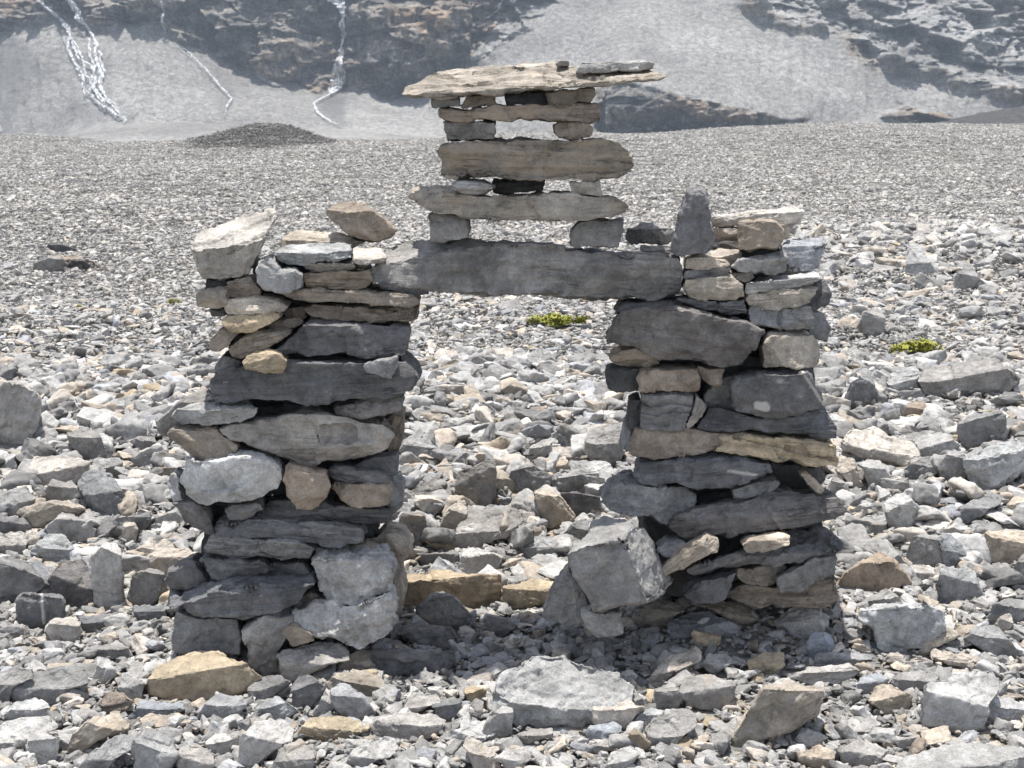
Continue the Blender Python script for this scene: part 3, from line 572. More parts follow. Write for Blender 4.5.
A(RP, 'stone_block', 'D', 4.19, .38, '600,503 607,492 622,482 650,484 687,487 697,500 693,516 667,525 645,517 610,512', 'rough dark stone above the big front block', rough=1.7, facets=4)
A(RP, 'stone_slab', 'S', 4.14, .40, '669,531 677,516 712,507 750,500 780,495 840,500 849,509 846,518 815,526 785,530 750,536 720,538 685,541', 'long dark slate slab with pale blue flecks', facets=2, mat='fleck')
A(RP, 'stone_slab', 'S', 4.14, .42, '685,570 710,560 740,549 775,536 785,527 825,525 840,536 847,545 833,556 800,563 775,568 740,566 710,572 690,575',
  'slate slab carrying a small tan oval stone', tc=.6, k=1, strata=.8)
A(RP, 'filler_stone', 'T', 4.08, .14, '742,546 750,540 780,535 791,538 790,545 775,551 747,553', 'small tan oval stone lying on a slate slab', tc=.3)
A(RP, 'wedge_stone', 'T', 4.07, .14, '662,571 672,560 692,545 707,535 719,541 718,552 700,560 682,569 664,578', 'tan stick like stone leaning left of the small oval stone', facets=3)
A(RP, 'filler_stone', 'G', 4.14, .16, '657,551 667,542 685,542 689,548 672,558 662,556', 'small knobbly grey stone behind the leaning tan stone')
A(RP, 'filler_stone', 'B', 4.20, .3, '737,571 760,566 788,567 782,578 773,587 747,587 738,581', 'brown stone shaded under the slate slab')
A(RP, 'stone_slab', 'D', 4.15, .32, '775,578 795,567 825,555 838,559 837,576 815,583 800,591 780,593', 'grey slab slanting at the outer foot of the right pillar', facets=3)
A(RP, 'base_stone', 'B', 4.20, .38, '724,597 740,587 775,589 812,581 838,576 839,596 833,610 800,608 762,608 740,604', 'brown layered base stone at the outer right foot', strata=2.4, facets=1)
A(RP, 'wedge_stone', 'S', 4.15, .22, '684,596 695,585 720,577 738,573 731,590 723,602 692,604', 'pointed blue black stone near the pillar foot')
A(RP, 'filler_stone', 'K', 4.26, .26, '685,576 720,569 740,580 725,590 693,588', 'black stone in the gap above the pointed blue black stone')
A(RP, 'corner_stone', 'D', 3.90, .44, '565,553 578,540 589,528 592,513 602,509 625,512 647,528 658,547 665,565 681,580 666,596 650,602 625,608 592,611 585,595 572,573',
  'biggest front block with a sunlit top and ochre band at the right pillar foot', k=1, facets=2,
  cut=[((564, 553, 0), (642, 536, 0), (602, 507, .34)), ((626, 548, 0), (650, 602, 0), (660, 545, .22))], stain=.22, strata=0, gain=1.1)
A(RP, 'base_stone', 'D', 4.12, .26, '542,618 550,597 569,570 586,594 592,612 577,628 547,622', 'dark triangular stone leaning under the big front block', facets=4)
A(RP, 'base_stone', 'G', 4.00, .2, '581,615 592,610 622,614 624,633 598,641 586,629', 'broken grey stone under the lower edge of the big front block', facets=4)
A(RP, 'gap_backing', 'K', 4.42, .36, '690,262 800,262 812,300 815,340 745,345 690,320', 'dark core stone seen in gaps near the top of the right pillar', k=.6)  # added backing, coloured near black for the shade in the upper gaps
A(RP, 'gap_backing', 'K', 4.40, .36, '625,345 815,340 822,400 825,440 645,440', 'dark core stone seen in gaps around the cracked square block', k=.6)  # added behind the middle gaps, their blackness painted as its colour
A(RP, 'gap_backing', 'K', 4.40, .36, '645,452 818,455 826,520 832,590 650,600 640,520', 'dark core stone seen in gaps below the ochre plank', k=.6)  # added backing; the black recess here is its near-black colour
# ---------------------------------------------------------------- loose rocks of the ground that the photo shows large: kind, colour, outline, label, short name
LOOSE = []
def G(kind, col, outline, label, short=None, **o): LOOSE.append((kind, col, outline, label, short, o))
# left, behind
G('boulder', 'P', '-14,447 -12,392 7,380 24,374 32,385 41,397 41,417 32,442 0,448', 'tall rippled grey boulder cut by the left edge of the picture', 'the tall rippled boulder', tc=.12, strata=1.5)
G('rock', 'G', '66,432 82,425 100,432 111,452 110,456 82,459 70,447', 'grey cube like rock above the long pale block', 'the grey cube rock')
G('rock', 'W', '26,467 30,457 45,454 65,454 90,462 87,474 75,481 37,486 30,480', 'long pale block with a pinkish top on the left bank', 'the long pale block', tc=.45)
G('rock', 'D', '76,482 87,467 110,474 125,491 137,509 130,513 100,514 85,500', 'large dark grey wedge rock sloping down right on the left bank', 'the dark wedge rock', tc=.5)
G('rock', 'G', '91,458 95,454 122,460 124,472 110,477 92,468', 'flat grey rock resting on the dark wedge rock', None, tc=.5)
G('rock', 'G', '37,497 52,479 72,481 82,496 60,504 42,504', 'grey rock sitting on the long tan striped rock', None)
G('rock', 'T', '17,512 25,507 50,500 82,496 86,510 60,521 35,529', 'long tan rock with a split front on the left bank', 'the long tan rock', tc=.2, strata=1)
G('rock', 'G', '-8,510 -4,492 27,485 37,500 15,517', 'light grey rock at the left edge beside the long tan rock', None, tc=.5)
G('rock', 'G', '42,531 62,511 75,514 97,530 95,537 70,542', 'pyramid shaped grey rock below the long tan rock', 'the grey pyramid rock')
G('rock', 'S', '-8,517 15,514 32,527 27,533 -6,535', 'dark rock at the left edge below the long tan rock', None)
G('rock', 'D', '130,441 138,436 156,436 157,447 140,450', 'small dark block in the low stack beside the left pillar', None)
G('rock', 'P', '130,457 145,449 160,442 165,457 160,466 132,465', 'light grey block in the low stack beside the left pillar', None, tc=.15)
G('rock', 'S', '124,467 150,466 149,476 127,477', 'blue black flat block in the low stack beside the left pillar', None, tc=.15)
G('rock', 'T', '150,467 181,465 181,474 152,475', 'tan flat block in the low stack beside the left pillar', None, tc=.15)
G('rock', 'B', '112,455 138,450 140,457 114,460', 'brown flat stone at the top of the low stack beside the left pillar', None)
G('rock', 'S', '132,491 140,478 152,477 168,487 150,493', 'dark pointed rock below the low stack beside the left pillar', None)
G('rock', 'P', '134,500 155,486 162,490 163,498 140,502', 'pale sharp rock right of the dark wedge rock', None, tc=.6)
G('rock', 'D', '99,532 115,518 150,511 151,523 140,534 110,536', 'dark grey rounded rock right of the grey pyramid rock', None)
G('rock', 'W', '122,530 125,522 135,521 139,530 136,541 124,540', 'small round whitish stone on the left bank', 'the small round whitish stone', tc=.2)
G('rock', 'W', '131,553 150,538 165,533 178,531 186,538 178,552 162,566 140,562', 'pale tan long rock slanting up to the right beside the left pillar', 'the slanting pale rock', tc=.5)
G('rock', 'S', '47,580 60,560 80,556 100,574 104,592 85,608 65,605 52,591', 'large dark slate boulder with a lit slanting top on the left', 'the large dark slate boulder', tc=.5)
G('rock', 'P', '88,558 105,541 120,540 123,560 124,602 110,612 94,600', 'upright light grey block right of the large dark slate boulder', 'the upright light grey block', tc=.12)
G('rock', 'S', '15,600 25,591 60,592 67,603 66,619 40,627 17,625', 'dark block with a thin white vertical streak', 'the white streaked block', tc=.12, mark=[((41, 592), (44, 624), 2)])
G('rock', 'W', '45,627 55,615 77,616 83,631 76,640 52,643', 'pale knobbly stone at the foot of the white streaked block', 'the pale knobbly stone', tc=.3)
G('rock', 'S', '79,614 107,614 112,622 100,629 81,630', 'flat slate rock right of the pale knobbly stone', None)
G('rock', 'D', '127,593 132,575 150,566 166,572 166,594 150,604 132,604', 'dark square rock between the upright block and the left pillar', 'the dark square rock', tc=.15)
G('rock', 'D', '133,606 165,604 167,615 150,619 134,618', 'low dark rock below the dark square rock', None)
G('rock', 'D', '-12,562 10,553 28,560 50,586 25,598 -12,604', 'dark rock at the left edge beside the large dark slate boulder', None, tc=.3)
G('rock', 'T', '27,585 40,577 50,585 52,592 30,594', 'small tan rock between two dark rocks at the left edge', None)
G('rock', 'P', '29,552 45,532 62,531 73,548 74,558 50,562', 'light grey rock behind the large dark slate boulder', None, tc=.5)
G('rock', 'P', '-6,552 -4,535 20,530 28,535 26,552', 'whitish rock at the left edge above the dark rocks', None, tc=.6)
G('rock', 'W', '138,579 142,566 160,548 190,546 200,556 186,566 160,574', 'pale layered rock touching the left pillar beside its black slate block', None, strata=1.5)
# left foreground
G('rock', 'G', '6,691 35,671 60,662 85,666 87,677 67,691 45,703 12,702', 'big slate slab lying in the left foreground', 'the big slate slab', tc=.6)
G('rock', 'G', '-10,700 -10,674 15,664 33,669 12,690 8,702', 'grey rock cut by the left edge beside the big slate slab', None, tc=.5)
G('boulder', 'O', '145,682 152,668 175,654 200,645 215,646 237,661 256,669 264,678 255,692 240,694 200,698 165,698 148,692', 'yellow tan boulder at the foot of the left pillar', 'the yellow tan boulder', tc=.45, facets=3)
G('rock', 'B', '100,709 105,690 125,693 134,703 120,713', 'small brown striped rock in the left foreground', 'the small brown striped rock', strata=2)
G('rock', 'P', '92,682 97,656 107,656 119,674 101,682', 'pale upright wedge in the left foreground', None, tc=.4)
G('rock', 'P', '117,687 122,670 145,683 142,699 122,694', 'pale angular rock left of the yellow tan boulder', None, tc=.5)
G('rock', 'U', '125,714 142,698 185,703 187,708 160,716', 'bluish grey rock below the yellow tan boulder', None, tc=.5)
G('rock', 'U', '190,722 205,703 220,692 246,701 247,708 215,717', 'bluish pointed rock right of and below the yellow tan boulder', None, tc=.4)
G('rock', 'T', '66,749 72,733 92,718 120,711 131,723 120,735 95,743 80,757', 'brown layered rock with rough edge in the left foreground', 'the brown layered rock', strata=2, tc=.3)
G('rock', 'G', '130,748 135,736 147,726 175,738 178,757 155,778 135,768', 'grey boulder near the bottom left below the yellow tan boulder', 'the bottom left grey boulder', tc=.4)
G('rock', 'P', '25,749 30,731 45,728 60,741 58,759 37,763', 'whitish rough rock near the bottom left corner', 'the whitish rough rock', tc=.3)
G('rock', 'G', '70,775 95,748 120,732 133,736 121,751 100,776', 'long grey rock slanting at the bottom left', None, tc=.6)
G('rock', 'P', '-10,752 -6,726 20,716 52,715 55,723 27,742', 'pale flat rock at the lower left edge', None, tc=.6)
G('rock', 'P', '-6,720 15,701 37,695 51,706 48,713 20,720', 'pale rounded rock above the pale flat rock at the left edge', None, tc=.5)
G('rock', 'P', '171,758 182,746 197,742 215,753 211,775 180,775', 'pale rock at the bottom edge below the yellow tan boulder', None, tc=.5)
G('rock', 'P', '204,742 215,732 230,733 240,742 225,753 210,750', 'small pale rock right of the bottom left grey boulder', None, tc=.4)
G('rock', 'T', '138,718 150,713 175,715 192,721 180,725 160,730', 'thin flat tan stone below the bluish grey rock', None, tc=.6)
G('rock', 'G', '86,649 95,644 127,646 135,657 100,657', 'flat grey rock on the slivers left of the left pillar', None, tc=.3)
# centre foreground
G('rock', 'G', '277,652 285,648 315,640 332,640 351,649 345,660 320,670 292,683 280,677', 'large grey wedge rock below the pitted base boulder', 'the large grey wedge rock', tc=.5)
G('rock', 'S', '371,649 380,645 415,650 457,651 457,664 445,671 402,672 385,674 375,671', 'long dark bluish block at the inner foot of the left pillar', 'the long bluish block', tc=.12)
G('rock', 'D', '395,632 400,622 420,621 452,627 456,636 450,647 420,643', 'dark flat slab just above the long bluish block', None, tc=.3)
G('rock', 'D', '415,609 430,595 442,590 462,601 473,618 460,631 430,627', 'dark rounded boulder in front of the yellow slab under the arch', 'the dark boulder under the arch', tc=.15)
G('rock', 'T', '330,667 350,653 372,647 376,668 350,671', 'tan grey rock between the wedge rock and the long bluish block', None, tc=.6)
G('rock', 'D', '247,689 260,676 280,675 291,683 270,694 252,702', 'dark grey small rock right of the yellow tan boulder', None, tc=.4)
G('rock', 'S', '290,687 297,673 312,675 326,688 315,702 300,709 291,699', 'dark slate lump below the large grey wedge rock', 'the dark slate lump', tc=.3)
G('rock', 'T', '325,682 340,671 360,668 380,673 390,687 370,695 335,693', 'rounded tan grey rock below the long bluish block', None, tc=.5)
G('rock', 'U', '330,687 342,682 362,693 377,711 360,721 340,712 331,699', 'blue grey faceted rock above the long pale flat boulder', 'the blue grey faceted rock', tc=.35, facets=5)
G('rock', 'G', '311,712 325,691 332,698 336,709 317,717', 'small grey upright rock left of the blue grey faceted rock', None)
G('rock', 'O', '291,734 307,721 330,712 345,716 371,723 360,732 325,737 300,739', 'bright ochre flat rock in the centre foreground', 'the bright ochre rock', tc=.55)
G('boulder', 'P', '370,727 380,716 405,710 430,713 446,721 440,732 415,738 380,737', 'long pale flat boulder in the centre foreground', 'the pale flat boulder', tc=.45)
G('rock', 'P', '236,772 238,738 260,721 285,716 295,731 275,752 255,764', 'rough pale rock at the bottom left of centre', 'the rough pale rock', tc=.4)
G('rock', 'G', '262,772 280,748 300,737 316,748 312,775 268,780', 'grey angular rock at the bottom edge below the bright ochre rock', None, tc=.5)
G('rock', 'P', '341,765 355,748 375,736 398,738 391,752 360,769', 'pale slanted rock at the bottom edge below the pale flat boulder', None, tc=.6)
G('rock', 'P', '400,707 412,692 437,693 441,702 415,713', 'whitish small rock above the pale flat boulder', None, tc=.6)
G('rock', 'D', '431,704 447,698 462,698 461,717 440,718', 'dark squarish rock right of the whitish small rock', None, tc=.3)
G('rock', 'P', '441,738 470,721 490,718 498,727 480,743', 'pale slanted slab right of the pale flat boulder', None, tc=.6)
G('rock', 'W', '464,740 470,736 498,754 506,772 475,767', 'creamy pointed rock at the bottom edge left of centre', None, tc=.5)
G('rock', 'O', '464,689 470,684 487,688 487,698 467,700', 'small ochre cube left of the great pale mound', 'the small ochre cube', tc=.35)
G('rock', 'P', '255,708 277,695 299,711 285,718 262,715', 'whitish knobbly rock below the dark slate lump', None, tc=.4)
G('boulder', 'P', '488,700 497,676 512,668 530,651 552,645 570,648 590,661 620,671 637,691 622,702 600,712 585,728 555,731 517,726 495,712', 'great pale rough mound of a boulder in the foreground', 'the great pale mound', tc=.7, rough=2.2, flatten=1)
G('rock', 'W', '589,717 595,701 605,696 630,698 646,707 635,719 622,730 597,726', 'creamy yellow rock against the great pale mound', 'the creamy yellow rock', tc=.35)
G('rock', 'G', '679,689 685,678 705,673 737,683 734,697 715,710 687,705', 'rounded grey boulder with a lit top right of centre', 'the rounded grey boulder', tc=.4)
G('rock', 'G', '649,703 655,688 675,681 685,698 670,710 652,710', 'grey rock left of the rounded grey boulder', None, tc=.3)
G('rock', 'G', '645,727 655,712 697,711 698,719 675,743 655,750 647,740', 'flat topped grey rock below the rounded grey boulder', None, tc=.6)
G('rock', 'P', '634,720 650,707 663,711 656,725 640,730', 'pale small rock right of the creamy yellow rock', None)
G('rock', 'P', '477,738 487,718 502,703 513,708 513,730 495,740', 'pale blocky rock at the lower left of the great pale mound', None, tc=.25)
G('rock', 'P', '494,758 505,748 527,745 532,757 510,772', 'pale flat rock at the bottom below the great pale mound', None, tc=.5)
G('rock', 'U', '584,738 590,726 615,721 623,727 615,735', 'bluish grey small slab below the creamy yellow rock', None, tc=.5)
G('rock', 'P', '579,750 605,736 623,738 621,747 590,752', 'pale thin slab under the bluish grey small slab', None, tc=.5)
G('rock', 'G', '509,738 530,728 553,728 553,737 525,743', 'grey flat rock at the front edge of the great pale mound', None, tc=.4)
G('rock', 'O', '627,738 633,727 651,743 646,751', 'small yellowish stone below the pale small rock', None)
G('rock', 'P', '600,768 612,753 630,743 641,751 620,771', 'pale ridge shaped rock at the bottom edge right of centre', None, tc=.6)
G('rock', 'T', '539,748 562,736 571,736 566,750 545,751', 'tan small rock at the bottom below the great pale mound', None, tc=.4)
G('rock', 'W', '644,678 670,656 697,645 703,651 680,667 660,683', 'long creamy slab right of the great pale mound', 'the long creamy slab', tc=.7)
G('rock', 'P', '699,664 710,653 728,651 734,661 715,673', 'light grey rock above the rounded grey boulder', None, tc=.5)
# under the arch and behind it
G('rock', 'O', '396,593 400,572 420,568 455,572 501,575 502,598 480,607 430,605 402,602', 'long yellow slab lying under the arch on the left', 'the long yellow slab', tc=.25, strata=1)
G('rock', 'O', '499,600 503,585 530,578 562,582 554,604 515,607', 'ochre slab under the arch beside the big front block', 'the ochre slab under the arch', tc=.35, strata=1)
G('rock', 'S', '480,628 495,616 517,626 503,637', 'small dark rock below the ochre slab under the arch', None)
G('rock', 'D', '455,492 459,471 477,465 489,457 497,462 495,492 489,505 465,503', 'dark upright pentagon shaped rock behind the arch', 'the dark upright pentagon rock', tc=.06)
G('rock', 'D', '506,482 511,469 532,464 551,475 550,487 520,491', 'dark grey broad rock behind the arch', 'the dark broad rock', tc=.1)
G('rock', 'G', '449,541 467,507 510,503 523,517 515,530 485,545 455,547', 'large grey slab sloping left behind the arch', 'the sloping grey slab', tc=.6)
G('rock', 'T', '533,493 540,487 555,490 575,515 569,526 552,529 545,518', 'tilted tan block behind the arch', 'the tilted tan block', tc=.2, facets=4)
G('rock', 'P', '569,471 572,460 607,461 616,470 597,478 575,476', 'pale flat stone on top of the pile left of the right pillar', None, tc=.6)
G('rock', 'G', '550,480 565,470 606,479 602,491 557,492', 'grey flat block second in the pile left of the right pillar', None, tc=.2)
G('rock', 'S', '559,492 601,492 601,508 575,521 567,511', 'dark block at the bottom of the pile left of the right pillar', None, tc=.06)
G('rock', 'W', '435,531 445,512 465,497 468,510 463,528 447,536', 'creamy tall rock left of the sloping grey slab', 'the creamy tall rock', tc=.3)
G('rock', 'D', '396,528 402,512 425,511 430,528 420,547 405,542', 'dark grey cube beside the left pillar behind the arch', None, tc=.1)
G('rock', 'G', '553,446 562,422 570,424 586,446', 'grey triangular rock behind the arch', None, tc=.4)
G('boulder', 'G', '584,451 587,432 605,422 626,420 624,453 615,468 590,457', 'large grey boulder partly behind the right pillar', None, tc=.45)
G('rock', 'W', '524,458 530,447 552,437 551,453 530,462', 'creamy rock left of the grey triangular rock', None)
G('rock', 'W', '551,446 585,446 591,456 565,461', 'pinkish flat rock below the grey triangular rock', None, tc=.6)
G('rock', 'T', '539,457 565,457 571,468 550,473', 'brownish rock below the creamy rock behind the arch', None)
G('rock', 'G', '424,507 445,495 451,500 432,518', 'grey sharp rock left of the creamy tall rock', None)
G('rock', 'P', '401,501 422,494 427,500 415,512', 'pale rock beside the left pillar above the dark grey cube', None, tc=.6)
G('rock', 'O', '424,540 435,530 445,532 457,550 435,546', 'small ochre rock below the creamy tall rock', None)
G('rock', 'P', '455,569 461,545 485,550 503,557 495,569 465,574', 'light grey block above the long yellow slab', 'the light grey block', tc=.3)
G('rock', 'G', '514,546 525,537 550,535 566,542 563,553 525,557', 'grey double lump behind the ochre slab', None)
G('rock', 'D', '560,537 575,520 591,517 588,531 570,547', 'dark rock touching the left of the big front block', None, tc=.3)
G('rock', 'D', '416,553 457,550 461,561 422,564', 'dark flat slab above the left end of the long yellow slab', None, tc=.2)
G('rock', 'G', '404,493 435,475 446,477 428,502', 'light slate slab beside the left pillar', None, tc=.7)
G('rock', 'G', '396,452 420,425 443,452 427,464', 'grey pointed rock behind the left pillar in the arch opening', None, tc=.5)
# right, behind
G('rock', 'W', '839,447 850,427 873,424 888,435 913,442 921,455 903,468 878,461 850,454', 'wide tan flat slab with a brown shaded face on the right bank', 'the wide tan slab', tc=.55)
G('rock', 'P', '911,444 915,428 948,430 961,446 940,455 923,457', 'pale smooth block resting on the right end of the wide tan slab', 'the pale smooth block', tc=.5)
G('boulder', 'G', '958,423 968,416 998,409 1006,415 1006,433 985,446 968,450 960,438', 'large grey block tilted on top of the rough boulder at the right', 'the tilted grey block', tc=.2)
G('boulder', 'P', '964,457 980,450 1013,434 1028,447 1027,468 1005,483 980,491 970,481', 'large rough pale boulder at the right edge', 'the rough pale boulder', tc=.35, rough=1.8)
G('rock', 'P', '859,463 868,457 880,460 891,477 879,490 868,482', 'pale oval rock under the wide tan slab', 'the pale oval rock', tc=.3)
G('rock', 'G', '904,468 923,457 940,454 942,468 928,477 907,478', 'grey flat rock under the pale smooth block', None, tc=.4)
G('rock', 'G', '938,466 948,452 963,449 968,473 953,481 940,474', 'grey squarish rock left of the rough pale boulder', None, tc=.2)
G('rock', 'P', '883,503 893,491 908,492 923,510 918,526 898,531 888,524', 'pale faceted boulder in the middle of the right bank', 'the pale faceted boulder', tc=.3, facets=5)
G('rock', 'P', '854,521 865,514 889,512 887,531 863,534', 'whitish flat rock left of the pale faceted boulder', None, tc=.5)
G('rock', 'G', '946,513 973,500 993,489 1003,497 988,511 965,524', 'long grey rock slanting up right on the right bank', 'the slanting grey rock', tc=.5)
G('boulder', 'T', '982,536 988,529 1034,528 1034,553 1008,564 985,558', 'large tan brown boulder at the right edge', 'the tan brown boulder', tc=.3, facets=4)
G('rock', 'G', '906,556 913,537 940,532 942,561 933,568 908,566', 'grey left half of a split boulder on the right bank', None, tc=.15)
G('rock', 'G', '941,533 953,534 974,562 968,569 942,563', 'sloping right half of a split boulder on the right bank', 'the split boulder', tc=.5)
G('boulder', 'B', '834,582 845,572 860,562 880,549 896,560 913,580 880,590 843,590', 'rounded brown rock beside the outer foot of the right pillar', 'the rounded brown rock', tc=.3)
G('rock', 'G', '934,587 943,564 975,570 984,593 938,602', 'squarish dark fronted rock below the split boulder', None, tc=.35)
G('rock', 'P', '902,571 918,562 935,567 935,576 913,579', 'pale flat rock left of and below the split boulder', None, tc=.5)
G('rock', 'T', '869,541 878,532 905,531 901,543 888,549', 'tan flat stone below the pale faceted boulder', None, tc=.4)
G('rock', 'B', '897,420 908,402 925,400 929,410 908,423', 'brown cube behind the wide tan slab', None, tc=.3)
G('rock', 'W', '836,468 838,450 855,460 866,486 850,484', 'pale tan slab leaning against the right pillar', None, tc=.5)
G('rock', 'G', '822,491 835,473 850,485 848,496 832,498', 'grey triangular rock below the pale tan leaning slab', None)
G('rock', 'G', '1009,572 1028,550 1034,580 1015,584', 'grey rock at the right edge below the tan brown boulder', None)
G('boulder', 'G', '857,327 863,312 880,306 885,317 884,331 873,338', 'grey boulder standing alone beyond the right pillar', 'the lone grey boulder', tc=.2)
G('boulder', 'P', '903,268 908,245 920,245 928,257 939,268 923,277', 'pale double boulder far back on the right', None, tc=.5)
G('rock', 'G', '954,288 957,270 975,269 981,280 965,293', 'grey angular boulder far back near the right edge', None, tc=.2)
G('boulder', 'G', '918,382 923,365 963,360 973,351 993,355 1023,378 1008,391 968,395 938,401 928,394', 'longest grey boulder on the right bank', 'the longest grey boulder', tc=.45)
G('rock', 'P', '886,379 895,367 915,365 921,375 918,386 903,394 890,387', 'pale rock left of the longest grey boulder', None, tc=.5)
G('rock', 'D', '843,402 850,382 870,372 879,395 868,404 848,412', 'dark grey rock right of the outer right pillar', None, tc=.15)
# right foreground
G('boulder', 'T', '722,750 745,712 765,685 793,680 823,684 826,697 818,717 800,727 768,736 735,750', 'big brown slab leaning in the right foreground', 'the big brown slab', tc=.14, facets=3, strata=.8)
G('boulder', 'P', '857,618 863,605 895,602 928,604 944,613 946,632 923,646 893,653 875,646 873,630', 'upright light grey block with a stained face at the right', 'the stained upright block', tc=.1, rough=1.5)
G('boulder', 'P', '918,700 923,683 953,672 973,665 997,662 1004,683 998,694 988,704 988,730 978,734 948,728 923,723', 'large pale block with a white top in the right foreground', 'the white topped block', tc=.5)
G('rock', 'P', '974,708 988,695 1013,696 1032,708 1027,720 990,721', 'pale rounded block right of the white topped block', None, tc=.4)
G('boulder', 'P', '888,772 905,755 945,742 970,738 1034,750 1038,794 895,794', 'huge pale angular boulder at the bottom right corner', 'the huge corner boulder', tc=.5)
G('rock', 'G', '962,638 983,621 998,626 1021,648 1019,658 998,655', 'grey wedge shaped rock at the right above the white topped block', None, tc=.4)
G('rock', 'G', '983,618 993,603 1013,596 1034,598 1034,620 998,624', 'grey rock at the right edge behind the small upright pale pebble', None, tc=.3)
G('rock', 'W', '994,627 1000,616 1012,613 1014,624 1005,634', 'small upright pale pebble at the right edge', None)
G('rock', 'T', '867,700 873,686 885,681 914,696 908,705 885,713', 'tan pyramid rock left of the white topped block', 'the tan pyramid rock', tc=.45)
G('rock', 'G', '889,683 895,673 918,668 941,672 928,685 903,689', 'flat grey rock behind the tan pyramid rock', None, tc=.5)
G('rock', 'U', '813,664 815,653 833,650 868,653 874,658 855,666', 'bluish flat slab right of the ochre lump', None, tc=.4)
G('rock', 'P', '782,675 808,668 848,662 861,671 843,681 813,683', 'long layered pale rock behind the big brown slab', None, strata=2, tc=.4)
G('rock', 'U', '854,690 860,676 880,672 890,681 868,693', 'bluish grey rock above the tan pyramid rock', None, tc=.4)
G('rock', 'T', '797,753 820,743 835,751 834,768 803,764', 'tan flat rock at the bottom right of the big brown slab', None, tc=.5)
G('rock', 'G', '834,748 863,738 886,748 884,764 843,765', 'grey rounded rock at the bottom left of the huge corner boulder', None, tc=.5)
G('rock', 'P', '794,740 803,726 829,738 810,748', 'pale small rock just right of the big brown slab', None, tc=.4)
G('rock', 'O', '746,662 765,650 784,652 786,666 768,675 749,670', 'ochre lump in front of the right pillar', 'the ochre lump', tc=.4)
G('rock', 'W', '932,655 958,650 986,658 958,666 938,660', 'creamy thin slab above the white topped block', None, tc=.6)
G('rock', 'T', '914,653 928,636 948,627 960,635 943,645 923,654', 'tan curved strip of rock below the stained upright block', None, tc=.4)
G('rock', 'G', '854,610 868,596 890,590 904,603 863,608', 'grey rock behind the stained upright block', None, tc=.4)
# foot of the right pillar
G('rock', 'T', '689,602 705,596 730,600 748,606 763,620 740,624 717,612', 'tan flat slab lying at the foot of the right pillar', 'the tan foot slab', tc=.5)
G('rock', 'U', '667,624 682,610 707,610 741,627 731,637 690,640 670,637', 'bluish grey slab below the tan foot slab', 'the bluish foot slab', tc=.5)
G('rock', 'T', '636,621 645,605 665,599 686,605 670,621 658,627 640,627', 'rough brown and white rock right of the broken grey stone', None, facets=4)
G('rock', 'O', '690,633 695,629 720,630 722,641 694,643', 'small tan brick shaped stone on the bluish foot slab', None, tc=.3)
G('boulder', 'P', '774,619 790,606 805,604 831,617 826,632 795,634 777,629', 'pale boulder just below the layered base stone', 'the pale foot boulder', tc=.5)
G('rock', 'U', '800,650 812,632 828,630 836,646 822,656', 'bluish rough rock below the pale foot boulder', None, tc=.4)
# far slate pile
G('slate_plate', 'D', '28,273 34,262 60,253 66,262 60,275', 'grey plate leaning at the left of the small slate pile', None, tc=.2)
G('slate_plate', 'K', '47,247 50,241 62,244 77,249 75,254 58,251', 'topmost dark plate of the small slate pile', None, tc=.2)
G('slate_plate', 'K', '62,268 72,259 82,258 92,266 84,272 66,272', 'dark plate at the right of the small slate pile', None, tc=.15)
G('slate_plate', 'B', '60,258 76,254 94,262 112,271 88,270', 'rusty plate sliding off the right of the small slate pile', None, tc=.3)
# ---------------------------------------------------------------- turning an outline, a depth and a thickness into a solid broken stone
def poly_px(s): return [tuple(float(v) for v in p.split(',')) for p in s.split()]
def solid(px, Y, t, k, rnd):
    c = np.mean(px, 0); d = ray(*c); d = d / d[1]; e = (1 - k) * np.array([0, 1, 0]) + k * d; e /= np.linalg.norm(e)
    pts = []
    n = len(px)
    for i in range(n):                                  # broken, slightly irregular edge
        a = np.array(px[i]); b = np.array(px[(i + 1) % n]); L = np.linalg.norm(b - a); m = max(1, int(L / 9)); nn = np.array([b[1] - a[1], a[0] - b[0]]) / max(L, 1e-6)
        for j in range(m):
            q = a + (b - a) * j / m
            if j: q = q + nn * rnd.normal() * min(0.9, 0.035 * L)
            pts.append(q)
    W3 = np.array([at(x, y, Y) for x, y in pts]); P2 = W3[:, [0, 2]]
    m = P2.mean(0); ev, evec = np.linalg.eigh(np.cov((P2 - m).T)); ax = evec[:, 1]; ax = ax if ax[0] >= 0 else -ax; oy = np.array([-ax[1], ax[0]])
    L = np.ptp((P2 - m) @ ax) / 2; H = np.ptp((P2 - m) @ oy) / 2
    m = m + ax * (((P2 - m) @ ax).max() + ((P2 - m) @ ax).min()) / 2 + oy * (((P2 - m) @ oy).max() + ((P2 - m) @ oy).min()) / 2
    sp = np.clip((P2 - m) @ ax, -max(L - H, 0) * .92, max(L - H, 0) * .92)[:, None] * ax + m
    dv = sp - P2; dl = np.maximum(np.linalg.norm(dv, axis=1), 1e-6)[:, None]
    V = []; Fc = []; N = len(P2)
    for f, ins in ((0, .055 * H), (.05, 0), (.55, .02 * H), (.86, .16 * H), (1.0, .38 * H)):
        q = P2 + dv / dl * np.minimum(ins, dl * .9)
        R3 = np.stack([q[:, 0], np.full(N, Y), q[:, 1]], -1) + e * (t * f)
        R3[:, 1] += 0.03 * t * rnd.normal(size=N) * (f > 0)
        V.append(R3)
    V = np.concatenate(V)
    for r in range(4):
        for i in range(N):
            j = (i + 1) % N; Fc.append((r * N + i, r * N + j, (r + 1) * N + j, (r + 1) * N + i))
    Fc.append(tuple(range(N - 1, -1, -1))); Fc.append(tuple(4 * N + i for i in range(N)))
    ang = math.atan2(ax[1], ax[0]) if L > 1.35 * H else rnd.normal() * .12
    return V, Fc, e, L, H, ang
